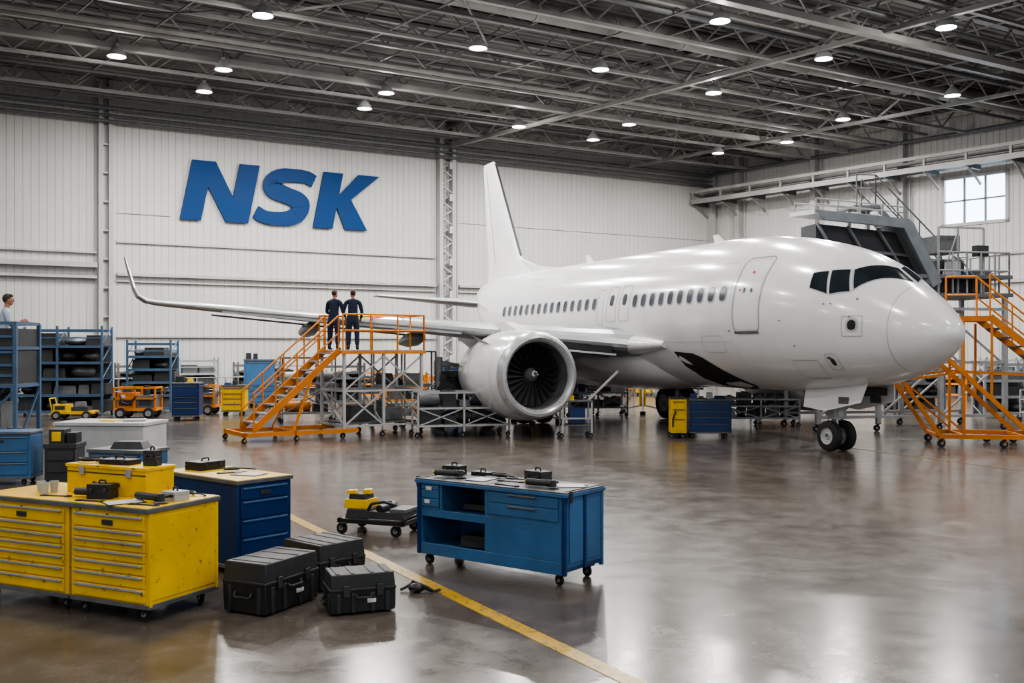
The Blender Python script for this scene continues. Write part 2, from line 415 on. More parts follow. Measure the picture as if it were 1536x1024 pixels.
LJ=bpy.data.lights.new('lamp_light_front','AREA'); LJ.shape='DISK'; LJ.size=.5; LJ.energy=410; LJ.color=(1,.97,.93)
LU=bpy.data.lights.new('ceiling_fill','POINT'); LU.shadow_soft_size=.12; LU.energy=140; LU.color=(1,.97,.93)  # added point fill under some lamps, brightens the roof steel
for i,(x,y) in enumerate(lamps):
    o=place(lampmesh,'high_bay_lamp',(x,y,12.05))
    l=bpy.data.objects.new('bulb',LI if i<nv else LJ); COL.objects.link(l); l.parent=o; l.location=(0,0,-.04)
    if i in (0,2,3,4,7,9,11,13,17): 
        l=bpy.data.objects.new('ceiling_fill_light',LU); COL.objects.link(l); l.parent=o; l.location=(0,0,-.16)
W=bpy.data.worlds.new('world'); S.world=W; W.use_nodes=True
W.node_tree.nodes['Background'].inputs[0].default_value=(.84,.92,1,1); W.node_tree.nodes['Background'].inputs[1].default_value=.7

# ================================================================ AIRCRAFT
AX=(7.27,22.4,0); AA=atan2(.909,-.417)
plane=empty('passenger_airplane',AX,AA)
T_=[(0,2.6,2.6,0,2.6),(.1,2.83,2.38,.27,2.6),(.3,3.04,2.16,.48,2.6),(.65,3.34,1.94,.75,2.6),(1.15,3.69,1.71,1.00,2.64),(1.6,4.01,1.58,1.19,2.7),
(2.1,4.27,1.48,1.37,2.78),(2.65,4.48,1.41,1.52,2.87),(3.5,4.71,1.34,1.68,2.98),(4.55,4.91,1.30,1.80,3.08),(6,5.05,1.28,1.87,3.16),(7.2,5.07,1.28,1.88,3.18),
(17.2,5.07,1.28,1.88,3.18),(18.6,5.07,1.5,1.84,3.25),(20.2,5.05,2.2,1.55,3.6),(21.6,4.97,3.0,1.12,3.95),(22.9,4.85,3.65,.6,4.25),(23.6,4.72,4.05,.26,4.38),(23.9,4.6,4.2,.12,4.4)]
QS=[sqrt(r[0]) for r in T_]
def mk(col):
    ys=[r[col] for r in T_]; n=len(ys); dl=[(ys[i+1]-ys[i])/(QS[i+1]-QS[i]) for i in range(n-1)]
    ms=[dl[0]]+[0 if dl[i-1]*dl[i]<=0 else 2*dl[i-1]*dl[i]/(dl[i-1]+dl[i]) for i in range(1,n-1)]+[dl[-1]]
    def f(s):
        q=sqrt(max(0,s))
        i=0
        while i<n-2 and q>QS[i+1]: i+=1
        H=QS[i+1]-QS[i]; t=min(1,max(0,(q-QS[i])/H))
        return (2*t**3-3*t*t+1)*ys[i]+(t**3-2*t*t+t)*H*ms[i]+(-2*t**3+3*t*t)*ys[i+1]+(t**3-t*t)*H*ms[i+1]
    return f
fT,fB,fW,fZ=mk(1),mk(2),mk(3),mk(4)
SO=3.35
def hull(s,th,off=0):
    w=fW(s);z0=fZ(s); hh=(fT(s)-z0) if sin(th)>=0 else (z0-fB(s))
    return (s-SO,(w+off)*cos(th),z0+(hh+off)*sin(th))
def th_of(s,z):
    z0=fZ(s); hh=(fT(s)-z0) if z>=z0 else (z0-fB(s)); return math.asin(max(-1,min(1,(z-z0)/hh)))
def hz(s,z,off=.012,side=1):
    p=hull(s,th_of(s,z),off); return (p[0],p[1]*side,p[2])
ss=[0,.01,.03,.06,.1,.16,.23,.32,.42,.55,.7,.85,1.0]+[1.15+.15*i for i in range(30)]+[5.8+.6*i for i in range(20)]+[17.6+.3*i for i in range(21)]+[23.75,23.9]
ss=sorted(set(ss)); ss=[s for s in ss if s<=23.9]
mb=MB(); NT=96
mb.grid([[hull(s,2*pi*i/NT) for i in range(NT)] for s in ss],'white',cu=True)
mb.add([hull(23.9,2*pi*i/NT) for i in range(NT)],[tuple(range(NT))],'dgrey')
mb.obj('fuselage',parent=plane)

mb=MB()
def rr(sc,zc,w,hh,n=24,e=4):
    out=[]
    for i in range(n):
        a=2*pi*i/n; c,s_=cos(a),sin(a)
        out.append((sc+w/2*math.copysign(abs(c)**(2/e),c),zc+hh/2*math.copysign(abs(s_)**(2/e),s_)))
    return out
def patch(pts,k,off,side=1):
    cs=sum(p[0] for p in pts)/len(pts);cz=sum(p[1] for p in pts)/len(pts)
    vs=[hz(cs,cz,off,side)]+[hz(a,b,off,side) for a,b in pts]; n=len(pts)
    mid=[hz((a+cs)/2,(b+cz)/2,off,side) for a,b in pts]
    vs+=mid
    mb.add(vs,[(0,1+n+i,1+n+(i+1)%n) for i in range(n)]+[(1+n+i,1+i,1+(i+1)%n,1+n+(i+1)%n) for i in range(n)],k)
def rrect(sc,zc,w,hh,r):
    """evenly sampled rounded rectangle"""
    pts=[]
    for cx,cz,a0 in ((w/2-r,hh/2-r,0),(-w/2+r,hh/2-r,90),(-w/2+r,-hh/2+r,180),(w/2-r,-hh/2+r,270)):
        for j in range(5): a=radians(a0+j*22.5); pts.append((cx+r*cos(a),cz+r*sin(a)))
    out=[]
    for i in range(20):
        a=pts[i];b=pts[(i+1)%20]; m_=8 if i%5==4 else 1
        for j in range(m_): out.append((sc+a[0]+(b[0]-a[0])*j/m_,zc+a[1]+(b[1]-a[1])*j/m_))
    return out
def outline(sc,zc,w,hh,t,k,off=.010,side=1,r=None):
    r=r or min(w,hh)*.18
    a=rrect(sc,zc,w,hh,r);b=rrect(sc,zc,w-2*t,hh-2*t,max(.01,r-t))
    mb.grid([[hz(p[0],p[1],off,side) for p in a],[hz(p[0],p[1],off,side) for p in b]],k,cu=True)
DS=4.32
for side in (1,-1):
    ws=[5.12+.42*i for i in range(10)]+[11.1+.45*i for i in range(15)]
    for i,s_ in enumerate(ws):
        patch(rr(s_,3.56,.27,.38,16,3),'seam2',.008,side); patch(rr(s_,3.56,.21,.32,16,3),'cabinwin',.012,side)
    for s_ in (9.44,10.12):
        outline(s_,3.52,.52,.98,.02,'seam2',.010,side); patch(rr(s_,3.62,.20,.30,16,3),'cabinwin',.012,side)
    outline(10.75,3.45,.35,1.0,.014,'seam2',.010,side)
    outline(DS,3.52,.86,1.72,.018,'seam',.011,side,.16); outline(DS,3.52,.76,1.62,.008,'seam2',.011,side,.13)
    patch(rr(DS,4.02,.07,.07,12,2),'red',.014,side)
    patch(rr(DS+.15,3.62,.16,.14,12,2),'paper',.012,side); patch(rr(DS+.1,3.62,.05,.10,12,2),'dgrey',.016,side); patch(rr(DS+.24,3.62,.05,.07,12,2),'red',.016,side)
    patch(rr(DS-.12,3.60,.06,.10,12,2),'dgrey',.016,side)
    patch(rr(DS,2.66,.8,.06,12,6),'mgrey',.02,side)
    outline(1.62,2.75,.42,.42,.012,'seam2',.010,side,.03)
    patch(rr(1.62,2.77,.25,.28,16,2.5),'white2',.010,side); patch(rr(1.62,2.77,.17,.20,16,2.5),'dark',.014,side)
    for a,b,r in ((2.25,2.10,.10),(2.1,3.22,.05),(2.25,3.22,.05),(1.6,3.3,.05),(4.9,2.7,.06),(3.0,2.35,.05),(3.3,2.9,.04)):
        patch(rr(a,b,r,r*.6,12,2),'mgrey',.012,side)
    patch(rr(2.2,2.02,.10,.16,12,2.5),'dgrey',.012,side); outline(2.2,2.02,.28,.34,.010,'seam2',.010,side)
    outline(5.6,2.4,.8,.4,.010,'seam2',.010,side); outline(2.9,1.85,.7,.4,.010,'seam2',.010,side)
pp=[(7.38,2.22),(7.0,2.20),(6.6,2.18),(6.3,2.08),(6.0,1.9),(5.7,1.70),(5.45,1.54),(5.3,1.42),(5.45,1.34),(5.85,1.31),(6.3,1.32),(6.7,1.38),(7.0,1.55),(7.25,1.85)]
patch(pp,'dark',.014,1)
for s_,t in ((.95,.012),(4.85,.006),(8.4,.006),(13.5,.008),(17.2,.008),(20.5,.010)):
    mb.grid([[hull(s_+d,2*pi*i/NT,.005) for i in range(NT)] for d in (0,t)],'seam2',cu=True)
for z in (4.3,2.45):
    mb.grid([[hz(s_,z+d,.008) for s_ in [4.9+.5*i for i in range(25)]] for d in (0,.007)],'seam2')
def glaz(c,side,k='glass',off=.012,n=8):
    rows=[]
    for i in range(n+1):
        u=i/n;row=[]
        for j in range(n+1):
            v=j/n
            s_=(c[0][0]*(1-u)+c[1][0]*u)*(1-v)+(c[3][0]*(1-u)+c[2][0]*u)*v
            th=(c[0][1]*(1-u)+c[1][1]*u)*(1-v)+(c[3][1]*(1-u)+c[2][1]*u)*v
            p=hull(s_,th,off); row.append((p[0],p[1]*side,p[2]))
        rows.append(row)
    mb.grid(rows,k)
def Z(s,z): return (s,th_of(s,z))
W1=[(1.06,radians(87)),Z(1.74,3.51),Z(1.96,3.93),(1.50,radians(88))]
W2=[Z(1.80,3.47),Z(2.18,3.43),Z(2.36,3.93),Z(2.03,3.93)]
W3=[Z(2.24,3.44),Z(2.66,3.58),Z(2.72,3.90),Z(2.42,3.92)]
for side in (1,-1):
    for w in (W1,W2,W3):
        cx=sum(p[0] for p in w)/4; ct=sum(p[1] for p in w)/4
        big=[(cx+(p[0]-cx)*1.08,ct+(p[1]-ct)*1.10) for p in w]
        glaz(big,side,'seam2',.006); glaz(w,side)
mb.obj('fuselage_details',parent=plane)

mb=MB()
mb.prism([(4,-.012,5.0),(4.5,-.012,5.0),(4.6,-.012,5.3),(4.4,-.012,5.3)],(0,.024,0),'white')
mb.prism([(11,-.012,5.02),(11.5,-.012,5.02),(11.6,-.012,5.35),(11.4,-.012,5.35)],(0,.024,0),'white')
for sd in (1,-1):
    mb.beam(hz(1.7,2.95,.0,sd),hz(1.6,2.95,.14,sd),.03,.03,'chrome')
mb.obj('antennas',parent=plane)

mb=MB(); rows=[]
for i in range(21):
    u=i/20; t=3.9+u*9.9; a=sin(pi*u)**.45 if 0<u<1 else .02
    rows.append([(t,(1.5+.62*a)*cos(2*pi*j/32)*max(a,.3),1.95+(.45+.42*a)*sin(2*pi*j/32)) for j in range(32)])
mb.grid(rows,'white',cu=True); mb.add(rows[0],[tuple(range(32))],'white'); mb.add(rows[-1],[tuple(range(32))],'white')
mb.obj('belly_fairing',parent=plane)

AF=[(0,0),(.01,.022),(.04,.042),(.1,.062),(.2,.075),(.35,.078),(.5,.068),(.7,.044),(.85,.024),(1,.004),(1,-.004),(.85,-.012),(.7,-.022),(.5,-.034),(.35,-.042),(.2,-.045),(.1,-.038),(.04,-.026),(.01,-.014)]
def loft(st,side,k,kle,name,th=1.0):
    mb=MB(); rows=[]
    for (sp_,le,ch,z,ang,tk) in st:
        na=(-sin(ang),cos(ang))
        rows.append([(le+ch*x,(sp_+ch*tk*y*na[0])*side,z+ch*tk*y*na[1]) for x,y in AF])
    n=len(AF)
    for i in range(len(rows)-1):
        for j in range(n):
            kk=kle if j in (0,1,2,n-1,n-2) else k
            mb.add([rows[i][j],rows[i][(j+1)%n],rows[i+1][(j+1)%n],rows[i+1][j]],[(0,1,2,3)],kk)
    mb.add(rows[0],[tuple(range(n))],k); mb.add(rows[-1],[tuple(range(n))],k)
    return mb,name
WS=[(1.0,4.9,6.8,2.28,0,1.1),(1.9,5.5,6.1,2.38,0,1.1),(3.2,6.35,5.0,2.52,0,1.05),(4.9,7.4,4.0,2.70,0,1),(8,9.4,3.0,3.02,0,1),(11,11.3,2.1,3.34,0,1),(13.2,12.7,1.5,3.58,.05,1),(13.5,12.95,1.3,3.64,.5,1),(13.72,13.2,1.15,3.80,1.0,.9),(13.82,13.5,1.0,4.05,1.3,.9),(14.0,14.1,.6,4.85,1.4,.9),(14.03,14.3,.4,5.0,1.4,.9)]
for side,nm in ((1,'wing_starboard'),(-1,'wing_port')):
    mb,_=loft(WS,side,'winggrey','winglight',nm)
    for sp_,tt in ((3.6,9.6),(6.2,9.9),(9.0,11.2)):
        z=2.38+(sp_-1.9)*.105
        mb.lathe([(0,0),(.25,.10),(.8,.17),(1.6,.16),(2.3,.08),(2.6,0)],(tt,sp_*side,z-.2),(1,0,-.06),'winggrey',14,(1,1.3))
    def le(x): return 5.5+(x-1.9)*.635
    def zz(x): return 2.38+(x-1.9)*.106
    a,b=2.35,4.1
    for dz,dx_,kk,w_,hh in ((-.30,-.12,'winglight',.34,.05),(-.17,.10,'dark',.4,.16),(-.36,.30,'dgrey',.5,.06)):
        mb.beam((le(a)+dx_,a*side,zz(a)+dz),(le(b)+dx_,b*side,zz(b)+dz),w_,hh,kk)
    for u in (.1,.4,.7,.95):
        x=a+(b-a)*u; mb.beam((le(x)-.1,x*side,zz(x)-.30),(le(x)+.4,x*side,zz(x)-.1),.05,.08,'mgrey')
    for a,b in ((5.9,8.6),(8.8,11.6)):
        pa=[(le(x)-.16,x*side,zz(x)-.10) for x in (a,b)]
        mb.beam(pa[0],pa[1],.24,.06,'winglight')
        for u in (.15,.5,.85):
            x=a+(b-a)*u; mb.beam((le(x)-.1,x*side,zz(x)-.1),(le(x)+.25,x*side,zz(x)-.06),.05,.06,'dgrey')
    for a,b in ((2.2,3.9),(5.9,8.6),(8.8,11.6)):
        ta=[(le(x)+(6.1-(x-1.9)*.72 if x<4.9 else 4.0-(x-4.9)*.31)+.1,x*side,zz(x)-.12) for x in (a,b)]
        mb.beam(ta[0],ta[1],.42,.05,'winggrey')
    mb.obj(nm,parent=plane)
mb=MB()
for sd in (1,-1):
    rows=[]
    for i in range(17):
        u=i/16; t=4.3+u*7.5; a=max(.03,sin(pi*min(1,u*.8+.06))**.7); r_=.62*a
        rows.append([(t,sd*(1.62+r_*cos(2*pi*j/24)*1.0),2.40+.36*a*sin(2*pi*j/24)) for j in range(24)])
    mb.grid(rows,'white',cu=True); mb.add(rows[0],[tuple(range(24))],'white')
mb.obj('wing_root_fairings',parent=plane)

TS=[(.5,17.3,2.9,3.95,0,.9),(2.5,18.4,1.9,4.12,0,.9),(4.5,19.45,1.0,4.30,0,.9),(4.62,19.6,.8,4.31,0,.5)]
for sd,nm in ((1,'stabilizer_starboard'),(-1,'stabilizer_port')):
    mb,_=loft(TS,sd,'winggrey','winglight',nm); mb.obj(nm,parent=plane)
mb=MB()
FS=[(4.6,15.2,4.6,.7),(5.1,15.5,4.2,.8),(5.7,16.6,3.05,.9),(7.5,17.7,2.22,.9),(9.6,19.0,1.2,.9),(9.72,19.15,1.0,.5)]
rows=[[(le_+ch*x,ch*tk*y*.85,z) if y>=0 else (le_+ch*x,ch*tk*y*1.5,z) for x,y in AF] for z,le_,ch,tk in FS]
n=len(AF)
for i in range(len(rows)-1):
    for j in range(n):
        mb.add([rows[i][j],rows[i][(j+1)%n],rows[i+1][(j+1)%n],rows[i+1][j]],[(0,1,2,3)],'white')
mb.add(rows[-1],[tuple(range(n))],'white')
mb.prism([(12.6,-.05,5.0),(15.4,-.12,5.0),(17.4,-.12,6.0),(16.6,-.1,5.65),(15.2,-.06,5.28)],(0,.2,0),'white')
mb.beam((18.75,.125,5.6),(19.75,.06,9.4),.02,.02,'seam2')
mb.beam((16.62,0,5.78),(19.0,0,9.62),.07,.05,'dgrey')
mb.obj('vertical_fin',parent=plane,bevel=0)

# engines
for side,nm in ((1,'engine_starboard'),(-1,'engine_port')):
    O=(5.3,4.78*side,1.60); A=(1,0,0); mb=MB()
    mb.lathe([(.16,.86),(.05,.90),(0,.965),(.02,1.03),(.10,1.085),(.22,1.12)],O,A,'lip',56)
    mb.lathe([(.22,1.12),(.45,1.155),(.9,1.185),(1.5,1.19),(2.1,1.15),(2.7,1.05),(3.3,.92),(3.3,.88),(2.6,.88)],O,A,'white',56)
    mb.lathe([(.16,.86),(.28,.84),(.5,.83),(.95,.82),(1.3,.82)],O,A,'mgrey',48)
    mb.lathe([(2.4,.6),(3.3,.62),(4.0,.48),(4.05,.42),(3.9,.40)],O,A,'titan',32)
    mb.lathe([(3.7,.30),(4.2,.22),(4.7,.02)],O,A,'titan',24)
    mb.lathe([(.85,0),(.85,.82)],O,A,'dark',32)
    mb.lathe([(.30,0.0),(.34,.05),(.44,.13),(.56,.20),(.7,.23)],O,A,'mgrey',24)
    for i in range(7):
        a=i*.5;r=.04+.018*i
        mb.ell((O[0]+.31+.026*i,O[1]+r*cos(a),O[2]+r*sin(a)),(.016,.028,.028),'paper',6,4)
    for i in range(24):
        a=2*pi*i/24
        def pt(r,da,x): return (O[0]+x,O[1]+r*cos(a+da),O[2]+r*sin(a+da))
        rws=[]
        for r,tw in ((.20,.12),(.4,.105),(.6,.095),(.80,.09)):
            rws.append([pt(r,-tw*.9,.46+(.0 if r<.5 else .03)),pt(r,0,.55),pt(r,tw*.9,.68)])
        mb.grid(rws,'titan')
    yy=O[1]
    mb.prism([(6.1,yy-.14,2.72),(7.2,yy-.16,3.0),(8.2,yy-.16,2.95),(10.5,yy-.1,2.6),(9.0,yy-.14,2.1),(7.4,yy-.16,2.2)],(0,.3,0),'white')
    for x,r in ((.55,1.165),(2.05,1.158)):
        mb.lathe([(x,r),(x+.014,r)],O,A,'seam2',56)
    for ad in (160,200,120):
        a0=radians(ad if side>0 else 180-ad)
        mb.grid([[(O[0]+x,O[1]+(r+.006)*cos(a),O[2]+(r+.006)*sin(a)) for x,r in ((.56,1.163),(1,1.188),(1.5,1.191),(2.05,1.155))] for a in (a0,a0+.012)],'seam2')
    mb.prism([(6.2,yy+side*.82,2.32),(7.2,yy+side*.87,2.45),(7.3,yy+side*1.05,2.65)],(0,.01,.01),'white2')
    mb.obj(nm,parent=plane)

# landing gear
mb=MB()
mb.cyl((0,0,1.5),(0,0,.75),.075,'lgrey',14); mb.cyl((0,0,.8),(0,0,.36),.05,'chrome',12)
mb.cyl((0,-.3,.36),(0,.3,.36),.04,'mgrey')
for sd in (-.2,.2): mb.wheel((0,sd,.345),(0,1,0),.345,.19,'lgrey')
mb.beam((0,0,.95),(-.75,0,1.45),.07,.07,'lgrey'); mb.beam((.0,0,.8),(.2,0,.6),.05,.03,'mgrey'); mb.beam((.2,0,.6),(.04,0,.42),.05,.03,'mgrey')
for sd in (-1,1):
    mb.prism([(-1.35,sd*.36,1.60),(.55,sd*.36,1.42),(.5,sd*.48,.98),(-.2,sd*.48,.92),(-1.25,sd*.48,1.15)],(0,.03,0),'white')
    mb.box(-.9,sd*.455+.03,1.1,-.6,sd*.455+.05,1.25,'mgrey')
mb.box(-.12,-.18,.72,.1,.18,.98,'lgrey'); mb.cyl((-.14,0,.85),(-.1,0,.85),.08,'paper',14)
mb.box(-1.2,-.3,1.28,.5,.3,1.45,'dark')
mb.ell((-.16,.0,1.06),(.03,.05,.05),'red',8,6)
mb.obj('nose_gear',parent=plane)
mb=MB()
for sd in (1,-1):
    y=2.6*sd
    mb.cyl((10.2,y,2.3),(10.2,y,.5),.11,'lgrey',14); mb.cyl((10.2,y-.5,.5),(10.2,y+.5,.5),.06,'mgrey')
    for o_ in (-.33,.33): mb.wheel((10.2,y+o_,.53),(0,1,0),.53,.36)
    mb.beam((10.2,y,1.1),(10.0,y-1.3*sd,1.9),.10,.10,'lgrey'); mb.beam((10.2,y,.9),(10.8,y,1.9),.07,.07,'lgrey')
    mb.prism([(9.6,y+sd*.62,.95),(10.9,y+sd*.62,.95),(11.0,y+sd*.55,2.1),(9.5,y+sd*.55,2.1)],(0,.03*sd,0),'white2')
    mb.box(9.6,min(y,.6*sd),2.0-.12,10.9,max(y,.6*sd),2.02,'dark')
mb.obj('main_gear',parent=plane)

# ================================================================ stands
def rail(mb,pts,hh,k,r=.022,post=1.0):
    pts=[Vector(p) for p in pts]
    for a,b in zip(pts,pts[1:]):
        for f in (1,.55): mb.cyl(a+Vector((0,0,hh*f)),b+Vector((0,0,hh*f)),r,k,8)
        L=(b-a).length; n=max(1,int(round(L/post)))
        for i in range(n+1):
            p=a.lerp(b,i/n); mb.cyl(p,p+Vector((0,0,hh)),r,k,8)
def stair(mb,x0,z0,x1,z1,y0,y1,k,kt,n,rh=.9,mid=True):
    for y in (y0,y1): mb.beam((x0,y,z0),(x1,y,z1),.05,.16,k)
    for i in range(n):
        u=(i+.7)/n; x=x0+(x1-x0)*u; z=z0+(z1-z0)*u
        mb.box(x-.12,y0,z-.02,x+.12,y1,z+.02,kt)
    for y in (y0,y1):
        mb.cyl((x0,y,z0+rh),(x1,y,z1+rh),.024,k,8)
        if mid: mb.cyl((x0,y,z0+rh*.5),(x1,y,z1+rh*.5),.02,k,8)
        for i in range(5):
            u=i/4; x=x0+(x1-x0)*u; z=z0+(z1-z0)*u; mb.cyl((x,y,z),(x,y,z+rh),.022,k,8)
LA=atan2(.53,.85)
mb=MB()
ZP=2.25
stair(mb,0,.30,2.2,ZP-.02,0,1.0,'orange','grey',9)
mb.box(-.35,-.35,.16,2.6,-.27,.26,'orange'); mb.box(-.35,1.27,.16,2.6,1.35,.26,'orange'); mb.box(-.35,-.35,.16,-.27,1.35,.26,'orange')
mb.box(.9,-.35,.16,.98,1.35,.26,'orange')
for x,y in ((-.3,-.3),(-.3,1.3),(1.0,-.3),(1.0,1.3)): mb.caster(x,y,.17,'orange',ang=.4)
mb.beam((.0,-.02,.2),(.0,-.02,.45),.06,.06,'orange'); mb.beam((.0,1.02,.2),(.0,1.02,.45),.06,.06,'orange')
mb.beam((.9,-.3,.26),(1.5,0,1.6),.05,.05,'orange'); mb.beam((.9,1.3,.26),(1.5,1.0,1.6),.05,.05,'orange')
mb.box(2.2,-.2,ZP-.10,4.6,1.5,ZP-.02,'orange'); mb.box(2.22,-.18,ZP-.02,4.58,1.48,ZP,'grey')
rail(mb,[(2.25,-.17,ZP),(4.55,-.17,ZP),(4.55,1.47,ZP),(2.25,1.47,ZP)],.92,'orange',.024,.8)
rail(mb,[(2.25,1.05,ZP),(2.25,1.47,ZP)],.92,'orange')
for x in (2.3,3.4,4.5):
    for y in (-.12,1.42):
        mb.beam((x,y,.17),(x,y,ZP-.1),.07,.07,'lgrey'); mb.caster(x,y,.17)
for y in (-.12,1.42):
    for z in (.3,1.2): mb.beam((2.3,y,z),(4.5,y,z),.05,.05,'lgrey')
    mb.beam((2.3,y,.3),(3.4,y,1.2),.04,.04,'lgrey');mb.beam((3.4,y,.3),(2.3,y,1.2),.04,.04,'lgrey')
    mb.beam((3.4,y,1.2),(4.5,y,2.1),.04,.04,'lgrey');mb.beam((4.5,y,1.2),(3.4,y,2.1),.04,.04,'lgrey');mb.beam((2.3,y,1.2),(3.4,y,2.1),.04,.04,'lgrey')
for x in (2.3,3.4,4.5):
    for z in (.3,1.2): mb.beam((x,-.12,z),(x,1.42,z),.05,.05,'lgrey')
    mb.beam((x,-.12,.3),(x,1.42,1.2),.04,.04,'lgrey')
mb.box(2.4,.0,.34,4.4,1.3,.38,'mgrey'); mb.rbox((3.0,.6,.6),(.7,.6,.4),0,'dgrey',.9); mb.rbox((3.9,.6,.55),(.5,.6,.3),0,'mgrey',.9)
mb.obj('aircraft_service_stairs',(-6.3,24.4,0),LA)

# right boarding stair (orange)
RAa=atan2(-.20,.98)
mb=MB(); ZR=3.05; PX=.7
mb.box(0,0,ZR-.12,PX,1.3,ZR,'orange')
rail(mb,[(0,1.27,ZR),(PX,1.27,ZR)],1.0,'orange',.026)
stair(mb,3.9,.3,PX,ZR-.02,.05,1.25,'orange','mgrey',13,1.0)
for y in (-.1,1.4):
    mb.box(-.45,y-.05,.20,4.3,y+.05,.30,'orange')
    mb.beam((.1,y,.3),(.1,y*.9+.06,ZR-.1),.06,.06,'orange')
    mb.beam((-1.25,y,1.55),(-.42,y,.26),.09,.09,'orange'); mb.beam((-1.25,y,1.55),(.1,y,1.75),.05,.05,'orange')
    mb.beam((-.25,y,2.05),(1.55,y,.3),.10,.10,'orange')
    mb.beam((PX,y,1.2),(PX,y,2.9),.05,.05,'orange'); mb.beam((.1,y,1.75),(2.1,y,1.65),.05,.05,'orange')
    mb.beam((2.1,y,.3),(2.1,y,1.8),.06,.06,'orange'); mb.beam((2.1,y,1.6),(3.2,y,.3),.05,.05,'orange')
    mb.beam((-1.2,y,1.5),(.1,y,.35),.04,.04,'orange')
for x in (-.45,.1,1.4,2.9,4.2): mb.beam((x,-.1,.26),(x,1.4,.26),.07,.07,'orange')
mb.beam((-1.25,-.1,1.52),(-1.25,1.4,1.52),.07,.07,'orange')
for x in (-.35,1.0,1.6,4.1):
    for y in (-.1,1.4): mb.caster(x,y,.22,'orange',ang=.3)
mb.obj('boarding_stairs',(10.4,23.3,0),RAa)

# tall grey maintenance dock behind nose (local x to the right, y away)
DA=radians(10)
mb=MB()
mb.prism([(-.8,0,5.95),(2.0,0,5.75),(2.0,1.5,5.85),(-.8,1.5,6.05)],(0,0,.12),'lgrey')
mb.prism([(-.8,-.02,6.07),(2.0,-.02,5.87),(2.15,-.02,5.75),(3.0,-.02,4.15),(2.75,-.02,4.0),(1.85,-.02,5.62),(-.5,-.02,5.80)],(0,.10,0),'hood')
mb.prism([(2.0,.08,5.8),(2.95,.08,4.1),(2.95,1.5,4.1),(2.0,1.5,5.8)],(.06,0,.05),'hood')
mb.prism([(-.5,.5,5.75),(1.9,.5,5.55),(2.65,.5,4.2),(-.5,.5,4.3)],(0,.9,0),'dgrey')
for u in (0,.3,.6,.85): mb.beam((-.5+u*3,.42,5.75-u*.2),(.4+u*3,.42,4.3),.10,.05,'hood')
mb.beam((-.5,.40,5.1),(2.2,.40,4.9),.05,.08,'mgrey')
rail(mb,[(-.7,.1,6.05),(1.9,.1,5.87)],.34,'grey',.02,.6); rail(mb,[(-.7,1.4,6.1),(1.9,1.4,5.95)],.34,'grey',.02,.6)
mb.box(-.8,0,4.25,5.2,2.4,4.35,'mgrey')
mb.box(2.9,.1,3.75,5.3,2.4,3.85,'mgrey')
rail(mb,[(3.0,.15,3.85),(5.2,.15,3.85),(5.2,2.35,3.85),(3.0,2.35,3.85)],1.15,'grey',.028,.45)
stair(mb,4.7,3.85,1.9,6.45,1.55,2.35,'mgrey','mgrey',11,.9)
rail(mb,[(1.9,1.55,6.45),(1.3,1.55,6.45)],.9,'mgrey'); mb.box(1.2,1.5,6.37,2.0,2.4,6.45,'mgrey')
mb.box(3.3,.6,3.9,4.1,1.2,4.8,'dgrey'); mb.box(3.2,.5,5.0,3.9,1.3,5.5,'mgrey'); mb.box(4.3,.5,3.9,4.9,1.2,4.5,'mgrey')
mb.rbox((3.6,.4,4.5),(.3,.3,.5),.3,'lgrey'); mb.rbox((4.4,.3,5.05),(.4,.2,.3),.1,'dgrey')
for x in (3.1,3.7,4.5): mb.cyl((x,.3,3.85),(x,.3,5.7),.035,'grey',8)
mb.beam((3.1,.3,5.7),(4.5,.3,5.7),.05,.05,'grey'); mb.beam((3.1,.3,4.0),(3.7,.3,5.6),.03,.03,'grey'); mb.beam((3.7,.3,4.9),(4.5,.3,4.0),.03,.03,'grey')
mb.beam((3.7,.3,5.0),(4.5,.3,5.0),.04,.04,'grey')
for x in (-.6,1.2,3.1,5.1):
    for y in (.2,2.2):
        mb.beam((x,y,.2),(x,y,4.25 if x<3 else 3.75),.12,.12,'grey'); mb.caster(x,y,.22)
for x in (1.3,1.9): mb.beam((x,2.0,4.3),(x,2.0,6.4),.10,.10,'grey')
for y in (.2,2.2):
    for z in (.4,1.9,3.4): mb.beam((-.6,y,z),(5.1,y,z),.08,.08,'grey')
    for x in (-.6,1.2,3.1): mb.beam((x,y,.4),(x+1.9,y,1.9),.05,.05,'grey'); mb.beam((x+1.9,y,1.9),(x,y,3.4),.05,.05,'grey')
mb.obj('maintenance_dock',(9.0,27.3,0),DA)

